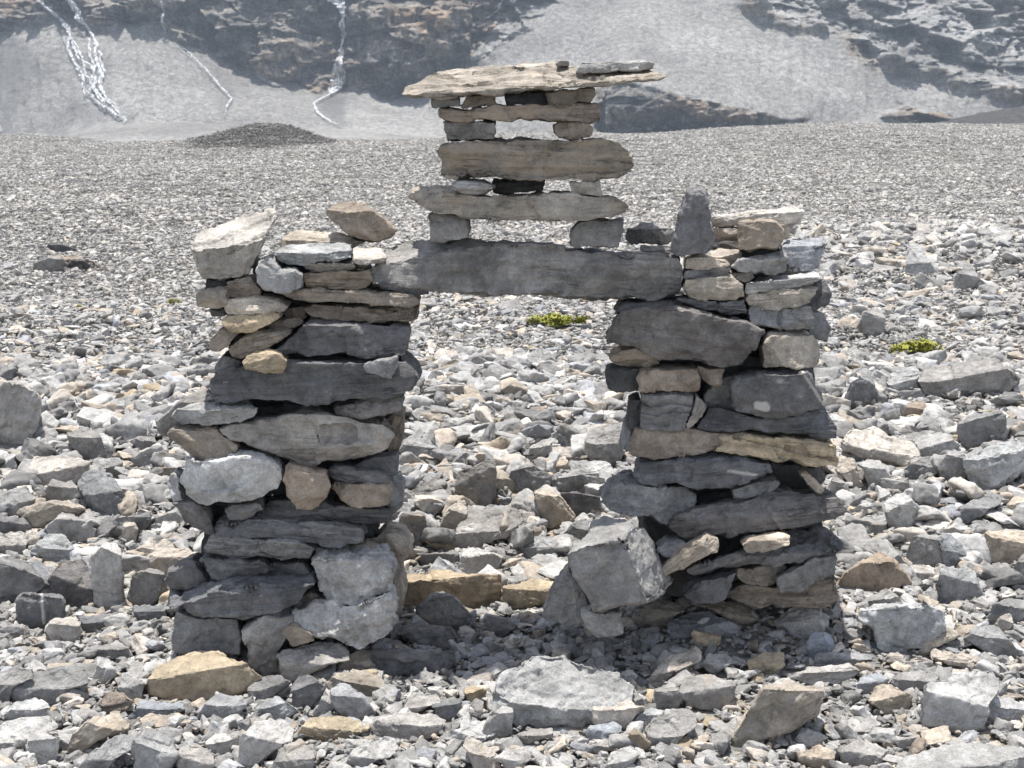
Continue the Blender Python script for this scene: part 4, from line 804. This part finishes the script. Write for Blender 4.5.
def temp_remesh(name, V, Fc, vox):
    bm = bmesh.new(); vs = [bm.verts.new(v) for v in V]
    for f in Fc:
        try: bm.faces.new([vs[i] for i in f])
        except ValueError: pass
    bmesh.ops.triangulate(bm, faces=bm.faces[:]); bmesh.ops.recalc_face_normals(bm, faces=bm.faces[:])
    me = bpy.data.meshes.new(name); bm.to_mesh(me); bm.free()
    o = bpy.data.objects.new(name, me); COL.objects.link(o)
    md = o.modifiers.new('r', 'REMESH'); md.mode = 'VOXEL'; md.voxel_size = vox; md.use_smooth_shade = True
    return o
def push_planes(P, planes):
    for n, c in planes:
        s = P @ n - c; P = P - np.where(s > 0, s, 0)[:, None] * n
    return P
def relief(me, P, S, rough, strata, off, sw=.8):
    set_co(me, P); N = get_no(me); Q = P + off
    rs = int(off[0] * 10)
    c1 = chips(Q * np.array([.8, .8, 1.2]), S * .42, rs); c2 = chips(Q, S * .16, rs + 50)
    c1 -= np.quantile(c1, .8); c2 -= np.quantile(c2, .8)
    d = .11 * np.minimum(c1, 0) + .075 * rough * np.minimum(c2, 0) + .45 * S * .034 * rough * fbm(Q * (2.0 / S), 3, .55) + min(.012 * S, .0022) + 0.0042 * rough * fbm(Q * 24, 4, .6)
    if strata:
        sv = Q * np.array([2.2, 2.2, 30]) + 0.5 * pnoise(Q * 5)[:, None]
        st = fbm(sv, 4, .6); st = np.sign(st) * np.abs(st) ** .6
        d = d + strata * 0.0042 * st * (1 - sw * np.abs(N[:, 2]))
    rg = 1 - np.abs(fbm(Q * (5.0 / S), 3, .5)) * 2
    d = d - S * 0.010 * rough * np.clip(rg, 0, 1) ** 3
    set_co(me, P + N * d[:, None])

JOBS = []
def plan_stone(kind, px, Y, t, colour, label, cat, group, o, loose):
    rnd = np.random.RandomState(abs(hash_(label)) % (2 ** 31))
    k = o.get('k', 1 if loose else .45)
    V, Fc, e, L, H, ang = solid(px, Y, t, k, rnd)
    arr = np.array(px); x0, y0 = arr.min(0); x1, y1 = arr.max(0); hh = y1 - y0
    planes = []; ctr = V.mean(0)
    def plane(A_, B_, C_):
        p = [at(q[0], q[1], Y) + e * q[2] for q in (A_, B_, C_)]
        n = np.cross(p[1] - p[0], p[2] - p[0]); n /= np.linalg.norm(n)
        if n @ (ctr - p[0]) > 0: n = -n
        planes.append((n, n @ p[0]))
    for c in o.get('cut', []): plane(*c)
    tc = o.get('tc', None)
    if tc is None and not o.get('cut'): tc = rnd.uniform(.22, .5) if loose else rnd.uniform(.04, .14)
    if tc:
        j = rnd.uniform(-.22, .22) * hh if loose else rnd.uniform(-.06, .06) * hh
        plane((x0, y0 + tc * hh + j, 0), (x1, y0 + tc * hh - j, 0), ((x0 + x1) / 2 + rnd.uniform(-.2, .2) * (x1 - x0), y0 - 1, t * (.8 if loose else .45)))
    for _ in range(o.get('facets', 3)):
        a = rnd.uniform(0, 2 * math.pi); lat = rnd.uniform(.25, .95)
        n = np.array([math.cos(a) * lat * (H / max(L, H)) ** .5, -1.0, math.sin(a) * lat]); n /= np.linalg.norm(n)
        s = V @ n; planes.append((n, s.max() - rnd.uniform(.06, .22) * np.ptp(s) * .5))
    S = 2 * math.sqrt(L * H)
    vox = min(max(S / (40 if loose else 50), .004), .0085)
    tmp = temp_remesh(kind, V, Fc, vox)
    JOBS.append((tmp, kind, colour, label, cat, group, o, planes, S, ang, rnd, L / max(H, 1e-6)))
def hash_(s):
    h = 2166136261
    for ch in s: h = ((h ^ ord(ch)) * 16777619) & 0xffffffff
    return h
POLYS = []                                   # outlines with their depth, to keep small stones from covering them
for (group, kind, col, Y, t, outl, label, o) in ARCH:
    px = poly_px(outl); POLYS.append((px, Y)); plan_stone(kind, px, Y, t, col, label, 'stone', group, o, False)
ANCHORS = []
for (kind, col, outl, label, short, o) in LOOSE:
    px = poly_px(outl); a = np.array(px); y1 = a[:, 1].max(); hh = np.ptp(a[:, 1]); ww = np.ptp(a[:, 0])
    Y = ground_Y(a[:, 0].mean(), y1 - .05 * hh)
    POLYS.append((px, Y))
    low = [(x, y + (4 if y > y1 - .3 * hh else 0)) for x, y in px]
    t = .85 * math.sqrt(ww * hh) * Y / F_PX
    if short: ANCHORS.append((a.mean(0), max(ww, hh), short))
    grp = 'plates of the small slate pile' if kind == 'slate_plate' else 'loose rocks on the ground'
    plan_stone(kind, low, Y, t, col, label, 'slate' if kind == 'slate_plate' else kind, grp, o, True)

# broken rock prototypes for everything that is scattered
def hull_points(rnd, dims, n):
    P = rnd.normal(size=(n, 3)); P /= np.linalg.norm(P, axis=1)[:, None]
    P = np.sign(P) * np.abs(P) ** .55; P /= np.abs(P).max(1)[:, None] ** .8
    return P * np.array(dims) / 2 * rnd.uniform(.72, 1.0, size=(n, 1))
def hull_bm(P):
    bm = bmesh.new(); [bm.verts.new(p) for p in P]
    r = bmesh.ops.convex_hull(bm, input=bm.verts[:])
    bad = [g for g in r['geom_interior'] + r['geom_unused'] if isinstance(g, bmesh.types.BMVert)]
    if bad: bmesh.ops.delete(bm, geom=list(set(bad)), context='VERTS')
    bmesh.ops.recalc_face_normals(bm, faces=bm.faces[:]); return bm
def proto_job(i, size, vox):
    rnd = np.random.RandomState(100 + i); flat = [.62, .42, .30, .5, .75, .24][i % 6]
    P = hull_points(rnd, (size, size * rnd.uniform(.6, .85), size * flat * rnd.uniform(.85, 1.1)), 13 + i % 7)
    bm = hull_bm(P); me = bpy.data.meshes.new('rock'); bm.to_mesh(me); bm.free()
    o = bpy.data.objects.new('rock', me); COL.objects.link(o)
    md = o.modifiers.new('r', 'REMESH'); md.mode = 'VOXEL'; md.voxel_size = vox; md.use_smooth_shade = True
    return o
proto_big = [proto_job(i, .16, .0052) for i in range(12)]
proto_small = [proto_job(i + 20, .055, .0023) for i in range(14)]
BAKED = eval_meshes([j[0] for j in JOBS] + proto_big + proto_small)

def seg_dist(q, a, b):
    a, b = np.array(a, float), np.array(b, float); ab = b - a; t = np.clip(((q - a) @ ab) / (ab @ ab), 0, 1)[:, None]
    return np.linalg.norm(q - (a + t * ab), axis=1)
def carve(P, o):                             # cracks, a notch and mineral marks where the photograph has them
    q = to_px(P); front = P[:, 1] < P[:, 1].min() + .55 * np.ptp(P[:, 1]); mark = np.zeros(len(P))
    wig = 1.2 * pnoise(np.stack([q[:, 0] * .15, q[:, 1] * .15, q[:, 0] * 0], -1))
    q2 = q + np.stack([wig * .4, wig], -1)
    for x0, y0, x1, y1, dep in o.get('notch', []):
        m = sstep(x0 - 2, x0 + 2, q2[:, 0]) * (1 - sstep(x1 - 2, x1 + 2, q2[:, 0])) * sstep(y0 - 2, y0 + 2, q2[:, 1]) * (1 - sstep(y1 - 2, y1 + 2, q2[:, 1]))
        P = P + np.array([0, 1, 0]) * (dep * m * front)[:, None]
    for line in o.get('groove', []):
        dist = np.min([seg_dist(q2, a, b) for a, b in zip(line[:-1], line[1:])], 0)
        P = P + np.array([0, .8, -.6]) * (.016 * np.clip(1 - dist / 2.4, 0, 1) * front)[:, None]
    for a, b, wd in o.get('mark', []): mark = np.maximum(mark, np.clip((wd * .5 + 1 - seg_dist(q2, a, b)), 0, 1) * front)
    return P, mark
for me, (tmp, kind, colour, label, cat, group, o, planes, S, ang, rnd, asp) in zip(BAKED, JOBS):
    P = get_co(me); P = push_planes(P, planes)
    mark = None
    if 'groove' in o or 'mark' in o or 'notch' in o: P, mark = carve(P, o)
    c = np.array([P[:, 0].mean(), P[:, 1].mean(), P[:, 2].min()])
    Rm = np.array(Matrix.Rotation(-ang, 3, 'Y'))
    Q = (P - c) @ Rm                                    # = R^T (p - c)
    relief(me, Q, S, o.get('rough', 1.0), o.get('strata', .45), rnd.uniform(0, 40, 3), o.get('sw', .8))
    if mark is not None:
        at_ = me.attributes.new('mark', 'FLOAT', 'POINT'); at_.data.foreach_set('value', mark.astype(np.float32))
    me.name = kind
    ob = link(kind, me, M_FLECK if o.get('mat') == 'fleck' else M_ROCK, label=label, category=cat, group=group)
    ob.location = c; ob.rotation_euler = (0, -ang, 0); ob['grain'] = float(o.get('grain', np.clip((asp - 1.7) / 2.6, .12, .75))) if o.get('strata', 1) != 0 else 0.1
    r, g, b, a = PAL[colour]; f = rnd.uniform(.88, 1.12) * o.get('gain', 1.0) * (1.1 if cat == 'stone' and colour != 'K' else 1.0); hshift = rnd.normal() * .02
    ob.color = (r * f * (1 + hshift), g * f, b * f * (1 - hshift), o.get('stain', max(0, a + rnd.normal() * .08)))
nj = len(JOBS)
PB, PSM = [], []
for i, me in enumerate(BAKED[nj:]):
    big = i < 12; rnd = np.random.RandomState(i)
    relief(me, get_co(me), .10 if big else .036, .8, [.3, .8, 0, .5][i % 4] if big else 0, rnd.uniform(0, 40, 3)); me.name = 'rock'
    me.materials.clear(); me.materials.append(M_ROCK if big else M_INST); (PB if big else PSM).append(me)

# ---------------------------------------------------------------- further rocks one can tell apart, scattered over the bank and foreground
TONES = [('P', 'pale'), ('G', 'grey'), ('G', 'grey'), ('P', 'pale'), ('D', 'dark grey'), ('T', 'tan'), ('W', 'creamy'), ('U', 'bluish grey'), ('P', 'pale'), ('B', 'brown')]
FLATN = ['blocky', 'angular', 'flat', 'angular', 'chunky', 'slab like']
def covers(px, Y, margin=0.0):
    hit = np.zeros(len(px), bool)
    for pl, Yr in POLYS:
        a = np.array(pl); x0, y0 = a.min(0) - margin; x1, y1 = a.max(0) + margin
        m = (px[:, 0] > x0) & (px[:, 0] < x1) & (px[:, 1] > y0) & (px[:, 1] < y1) & (Y < Yr + .05) & ~hit
        if m.any():
            idx = np.nonzero(m)[0]; pp = px[idx]
            ins = inpoly(pp[:, 0], pp[:, 1], pl)
            if margin:
                ce = a.mean(0); q = ce + (pp - ce) * (1 - margin / (np.linalg.norm(pp - ce, axis=1)[:, None] + 1e-6)).clip(0, 1); ins |= inpoly(q[:, 0], q[:, 1], pl)
            hit[idx[ins]] = True
    return hit
rnd = np.random.RandomState(11); used = set(); placed = []; target = 300 - len([1 for l in LOOSE if l[0] != 'slate_plate'])
tries = 0
while len(placed) < target and tries < 9000:
    tries += 1
    px = rnd.uniform(6, 1018); py = rnd.choice([rnd.uniform(405, 600), rnd.uniform(590, 766)], p=[.62, .38])
    Y = ground_Y(px, py) if tries % 1 == 0 else 5
    d = ray(px, py); X = d[0] / d[1] * Y
    spx = rnd.uniform(19, 40) if py > 590 else rnd.uniform(20, 44) * (.55 + .45 * (py - 380) / 220)
    s = spx * Y / F_PX / .16
    i = rnd.randint(12); z = float(gz(np.array([X]), np.array([Y]))[0])
    hpx = spx * .32
    test = np.array([[px, py - hpx], [px - spx * .4, py - hpx * .6], [px + spx * .4, py - hpx * .6], [px, py - 2 * hpx], [px, py]])
    if covers(test, np.full(5, Y), 2.0).any(): continue
    if any(abs(px - q[0]) < .62 * (spx + q[2]) / 1.15 and abs(py - q[1]) < .34 * (spx + q[2]) / 1.15 for q in placed): continue
    code, tone = TONES[rnd.randint(len(TONES))]
    # which one it is: said by the nearest marked rock and the side on which it lies
    cand = sorted(ANCHORS, key=lambda a: math.hypot(a[0][0] - px, (a[0][1] - py) * 1.3) - .4 * a[1])[:7]; lab = None
    for ctr, sz, short in cand:
        dx, dy = px - ctr[0], (py - hpx) - ctr[1]
        side = ('right of' if dx > 0 else 'left of') if abs(dx) > 1.2 * abs(dy) else ('behind' if dy < 0 else 'in front of')
        near = 'just ' if math.hypot(dx, dy) < .5 * sz + spx else 'some way '
        for extra in ('', 'small ' if spx < 28 else 'medium sized '):
            text = '%s%s %s rock %s%s %s' % (extra, tone, FLATN[i % 6], near, side, short)
            if text not in used: lab = text; break
        if lab: break
    if not lab: continue
    used.add(lab); placed.append((px, py, spx))
    ob = link('rock', PB[i], None, label=lab, category='rock', group='loose rocks on the ground')
    ob['grain'] = [.2, .4, .6, .3, .15, .8][i % 6]
    ob.location = (X, Y, z + .16 * s * .10); ob.scale = (s, s, s * rnd.uniform(.8, 1.15))
    ob.rotation_euler = (rnd.normal() * .22 - .05, rnd.normal() * .22, rnd.uniform(0, 6.28))
    r, g, b, a = PAL[code]; f = rnd.uniform(.85, 1.12); ob.color = (r * f, g * f, b * f, max(0, a + rnd.normal() * .08))
    POLYS.append(([(px - spx * .45, py - hpx), (px, py - 2 * hpx), (px + spx * .45, py - hpx), (px, py)], Y))

MOSS = [(563, 324, 50, 5, 'yellow green moss patch seen through the arch under the lintel', 1),
        (918, 350, 54, 6, 'largest yellow moss patch above the longest grey boulder on the right', 2),
        (173, 305, 13, 4, 'small bright moss tuft left of the small tan block of the left pillar', 3),
        (162, 376, 8, 3, 'tiny moss tuft left of the great dark slate slab', 4),
        (185, 393, 9, 3, 'tiny green moss tuft just above the outward leaning dark slab', 5),
        (78, 310, 8, 3, 'tiny moss tuft below the small slate pile', 6),
        (10, 366, 10, 3, 'yellow moss tuft above the tall rippled boulder at the left edge', 7),
        (893, 242, 13, 3, 'small yellowish moss patch far back near the pale double boulder', 8)]
MXY = []
for m_ in MOSS:
    Y = ground_Y(m_[0], m_[1]); d = ray(m_[0], m_[1]); MXY.append((d[0] / d[1] * Y, Y, m_[2] * Y / F_PX / 2))
def off_moss(X, Y, f=.95):
    k = np.ones(len(X), bool)
    for mx, my, mw in MXY: k &= ((X - mx) / mw) ** 2 + ((Y - my) / (mw * 1.3)) ** 2 > f * f
    return k
# ---------------------------------------------------------------- rubble nobody could count
def bank_collection(name, objs):
    c = bpy.data.collections.new(name)
    for i, me in enumerate(objs): c.objects.link(bpy.data.objects.new('%s' % name, me))
    return c
def scatter(name, coll, n_kinds, P, rot, scl, tint, rnd, **props):
    n = len(P); me = bpy.data.meshes.new(name); me.vertices.add(n); me.vertices.foreach_set('co', P.reshape(-1).astype(np.float32))
    def attr(nm, typ, data, key):
        a = me.attributes.new(nm, typ, 'POINT'); a.data.foreach_set(key, data.reshape(-1))
    attr('rot', 'FLOAT_VECTOR', rot.astype(np.float32), 'vector'); attr('scl', 'FLOAT_VECTOR', scl.astype(np.float32), 'vector')
    attr('kind_index', 'INT', rnd.randint(0, n_kinds, n).astype(np.int32), 'value'); attr('tint', 'FLOAT_COLOR', tint.astype(np.float32), 'color')
    me.update(); o = link(name, me, None, **props)
    ng = bpy.data.node_groups.new(name, 'GeometryNodeTree')
    ng.interface.new_socket('Geometry', in_out='INPUT', socket_type='NodeSocketGeometry'); ng.interface.new_socket('Geometry', in_out='OUTPUT', socket_type='NodeSocketGeometry')
    gi = ng.nodes.new('NodeGroupInput'); go = ng.nodes.new('NodeGroupOutput')
    ci = ng.nodes.new('GeometryNodeCollectionInfo'); ci.inputs['Collection'].default_value = coll
    ci.inputs['Separate Children'].default_value = True; ci.inputs['Reset Children'].default_value = True
    ip = ng.nodes.new('GeometryNodeInstanceOnPoints'); ip.inputs['Pick Instance'].default_value = True
    def named(nm, typ):
        nd = ng.nodes.new('GeometryNodeInputNamedAttribute'); nd.data_type = typ; nd.inputs['Name'].default_value = nm; return nd.outputs[0]
    L = ng.links.new
    L(gi.outputs[0], ip.inputs['Points']); L(ci.outputs[0], ip.inputs['Instance'])
    L(named('kind_index', 'INT'), ip.inputs['Instance Index']); L(named('rot', 'FLOAT_VECTOR'), ip.inputs['Rotation']); L(named('scl', 'FLOAT_VECTOR'), ip.inputs['Scale'])
    L(ip.outputs[0], go.inputs[0])
    md = o.modifiers.new('stones', 'NODES'); md.node_group = ng
    return o
def tints(rnd, n):
    w_ = np.array([.25, .36, .15, .10, .08, .05, .012]); keys = ['P', 'G', 'D', 'T', 'W', 'U', 'O']
    w_ = w_ / w_.sum(); pal = np.array([PAL[k] for k in keys]); i = rnd.choice(len(keys), n, p=w_); c = pal[i].copy()
    c[:, :3] *= rnd.uniform(.8, 1.18, (n, 1)); c[:, 3] = np.clip(c[:, 3] + rnd.normal(size=n) * .06, 0, 1); return c
def strew(rnd, n, Y0, Y1, smin, smax, power, spread=.46):
    Y = (Y0 ** 2 + rnd.rand(n) * (Y1 ** 2 - Y0 ** 2)) ** .5; X = rnd.uniform(-1, 1, n) * (Y * spread + 1.05)
    s = smin * (1 - rnd.rand(n) * (1 - (smax / smin) ** -power)) ** (-1 / power)
    z = gz(X, Y); P = np.stack([X, Y, z + s * .12], -1)
    keep = ~covers(to_px(P + np.array([0, 0, .25])[None] * s[:, None]), Y) & off_moss(X, Y)
    return P[keep], s[keep]
def bank_set(rnd):
    n = 2600; X = 3.6 + rnd.normal(size=n) * 1.5; Y = 11.8 + rnd.normal(size=n) * 1.8; s = .07 * (1 - rnd.rand(n) * .93) ** (-1 / 2.0)
    P = np.stack([X, Y, gz(X, Y) + s * .15], -1); keep = ~covers(to_px(P + np.array([0, 0, .25])[None] * s[:, None]), Y) & (Y > 8.5) & (Y < 13.6) & off_moss(X, Y); return P[keep], s[keep]
rnd = np.random.RandomState(3)
CS = bank_collection('loose_stone', PSM)
sets = [strew(rnd, 40000, 2.6, 5.3, .018, .10, 1.05), strew(rnd, 23000, 4.8, 7.6, .038, .21, 1.1), strew(rnd, 17000, 6.8, 10, .026, .13, 1.5), strew(rnd, 26000, 9, 19, .026, .14, 1.9), strew(rnd, 9000, 19, 54, .05, .16, 2.4), bank_set(rnd)]
P = np.concatenate([s[0] for s in sets]); S_ = np.concatenate([s[1] for s in sets]); n = len(P)
rot = np.stack([rnd.normal(size=n) * .3, rnd.normal(size=n) * .3, rnd.uniform(0, 6.28, n)], -1)
scl = (S_ / .055)[:, None] * np.stack([np.ones(n), rnd.uniform(.75, 1.1, n), rnd.uniform(.6, 1.15, n)], -1)
tt = tints(rnd, n); mean_ = np.array([.46, .437, .402, .1]); bl = (.55 * sstep(7, 20, P[:, 1]))[:, None]; tt = tt * (1 - bl) + mean_ * bl
dm = np.exp(-((P[:, 0] + 7.3) / 1.6) ** 2 - ((P[:, 1] - 43) / 4.0) ** 2); tt[:, :3] *= (1 - .5 * (dm > .25))[:, None]
scatter('loose_stones', CS, len(PSM), P, rot, scl, tt, rnd, kind='stuff')
# far rubble: handfuls of stones
def clump(i):
    rnd = np.random.RandomState(500 + i); V = []; Fc = []; T_ = []
    for j in range(34):
        s = .035 * (1 - rnd.rand() * .93) ** (-.5); a, r = rnd.uniform(0, 6.28), .36 * rnd.rand() ** .5
        Q = hull_points(rnd, (s, s * rnd.uniform(.6, .9), s * rnd.uniform(.3, .7)), 11)
        bm = hull_bm(Q); bmesh.ops.bevel(bm, geom=bm.edges[:], offset=s * .03, segments=1, affect='EDGES', clamp_overlap=True)
        M = np.array(Matrix.Rotation(rnd.uniform(0, 6.28), 3, 'Z') @ Matrix.Rotation(rnd.normal() * .3, 3, 'X'))
        b0 = len(V); bm.verts.ensure_lookup_table()
        for v in bm.verts: V.append(M @ np.array(v.co) + np.array([r * math.cos(a), r * math.sin(a), s * .15 + rnd.rand() * .01]))
        for f in bm.faces: Fc.append([b0 + v.index for v in f.verts])
        t_ = tints(rnd, 1)[0] * .5 + np.array([.46, .437, .402, .1]) * .5; T_ += [t_] * len(bm.verts); bm.free()
    me = new_mesh('far_rubble', V, Fc); ca = me.color_attributes.new('tint', 'FLOAT_COLOR', 'POINT')
    ca.data.foreach_set('color', np.array(T_, np.float32).reshape(-1)); me.materials.append(M_CLUMP); return me
CC = bank_collection('far_rubble', [clump(i) for i in range(9)])
Y = np.concatenate([(6.5 ** 2 + rnd.rand(5200) * (20 ** 2 - 6.5 ** 2)) ** .5, (20 ** 2 + rnd.rand(23000) * (56 ** 2 - 20 ** 2)) ** .5]); n = len(Y)
X = rnd.uniform(-1, 1, n) * (Y * .46 + 1.1)
X = np.concatenate([X, -7.6 + rnd.normal(size=900) * 1.3]); Y = np.concatenate([Y, 42.5 + rnd.normal(size=900) * 2.2]); n = len(Y)
P = np.stack([X, Y, gz(X, Y)], -1)
km = off_moss(X, Y, 1.3); X, Y, P = X[km], Y[km], P[km]; n = len(Y)
s = np.clip(.52 + .006 * Y, .55, .74) * rnd.uniform(.8, 1.3, n)
rot = np.stack([rnd.normal(size=n) * .05, rnd.normal(size=n) * .05, rnd.uniform(0, 6.28, n)], -1)
f = rnd.uniform(.92, 1.08, n); dm = np.exp(-((X + 7.3) / 1.6) ** 2 - ((Y - 43) / 4.0) ** 2); f = f * np.where(dm > .25, .55, 1)
scatter('rubble', CC, 9, P, rot, np.stack([s, s, s], -1), np.stack([f, f, f, np.ones(n)], -1), rnd, kind='stuff')

# ---------------------------------------------------------------- moss cushions
def moss_material():
    k = NT('moss'); p = k.n('ShaderNodeTexCoord').outputs['Object']
    c = k.mix(k.rng(k.noise(p, 30, 4), .35, .65, 0, 1), (.14, .155, .025), (.36, .34, .06))
    k.l(c, k.b.inputs['Base Color']); k.b.inputs['Roughness'].default_value = .9; return k.m
M_MOSS = moss_material()
def moss(px, py, wpx, dpx, label, seed):
    rnd = np.random.RandomState(seed); Y = ground_Y(px, py); d = ray(px, py); X = d[0] / d[1] * Y
    w_ = wpx * Y / F_PX / 2; dep = w_ * 1.0; V = []; Fc = []
    blobs = [(rnd.normal() * .45 * w_, rnd.normal() * .4 * dep, rnd.uniform(.3, .55) * w_) for _ in range(7)]
    for _ in range(1500):
        bx, by, br = blobs[rnd.randint(7)]; a = rnd.uniform(0, 6.28); r = br * rnd.rand() ** .5
        x, y = bx + r * math.cos(a), by + r * math.sin(a); h = dpx * Y / F_PX * (1 - (r / br) ** 2) + .015
        z = float(gz(np.array([X + x]), np.array([Y + y]))[0]) - 0 + h * rnd.uniform(.5, 1.1)
        L = rnd.uniform(.12, .2) * w_ * .7; t = rnd.uniform(0, 6.28); b0 = len(V)
        u = np.array([math.cos(t), math.sin(t), rnd.uniform(-.1, .9)]) * L; q = np.array([-math.sin(t), math.cos(t), .1]) * L * .5
        c = np.array([x, y, z]); V += [c - q, c + q, c + u + q * .3, c + u - q * .3]; Fc.append((b0, b0 + 1, b0 + 2, b0 + 3))
    V = np.array(V); z0 = float(gz(np.array([X]), np.array([Y]))[0]); V[:, 2] -= z0
    o = link('moss_patch', new_mesh('moss_patch', V, Fc), M_MOSS, label=label, category='moss', group='moss patches in the rubble'); o.location = (X, Y, z0)
for m_ in MOSS: moss(*m_)
# ---------------------------------------------------------------- thin mountain air
def haze():
    top = max(CAM_Z, float(MT_W[..., 2].max())) + 3; bot = -16.0; far = float(MT_W[..., 1].max()) + 40; xw = float(np.abs(MT_W[..., 0]).max()) + 40
    x0, x1, y0, y1 = -xw, xw, -14.0, far
    V = [(x0, y0, bot), (x1, y0, bot), (x1, y1, bot), (x0, y1, bot), (x0, y0, top), (x1, y0, top), (x1, y1, top), (x0, y1, top)]
    Fc = [(3, 2, 1, 0), (4, 5, 6, 7), (0, 1, 5, 4), (1, 2, 6, 5), (2, 3, 7, 6), (3, 0, 4, 7)]
    m = bpy.data.materials.new('haze'); m.use_nodes = True; t = m.node_tree; t.nodes.clear()
    out = t.nodes.new('ShaderNodeOutputMaterial'); pv = t.nodes.new('ShaderNodeVolumePrincipled')
    pv.inputs['Color'].default_value = (.74, .86, 1.0, 1); pv.inputs['Density'].default_value = HAZE
    t.links.new(pv.outputs[0], out.inputs['Volume'])
    link('haze', new_mesh('haze', V, Fc), m, kind='stuff')
HAZE = 0.0005
haze()
print('MTN', MT_W[...,1].min(), MT_W[...,1].max(), MT_W[...,2].min(), MT_W[...,2].max(), 'loose', len(LOOSE), 'arch', len(ARCH), 'placed', len(placed), 'tries', tries)
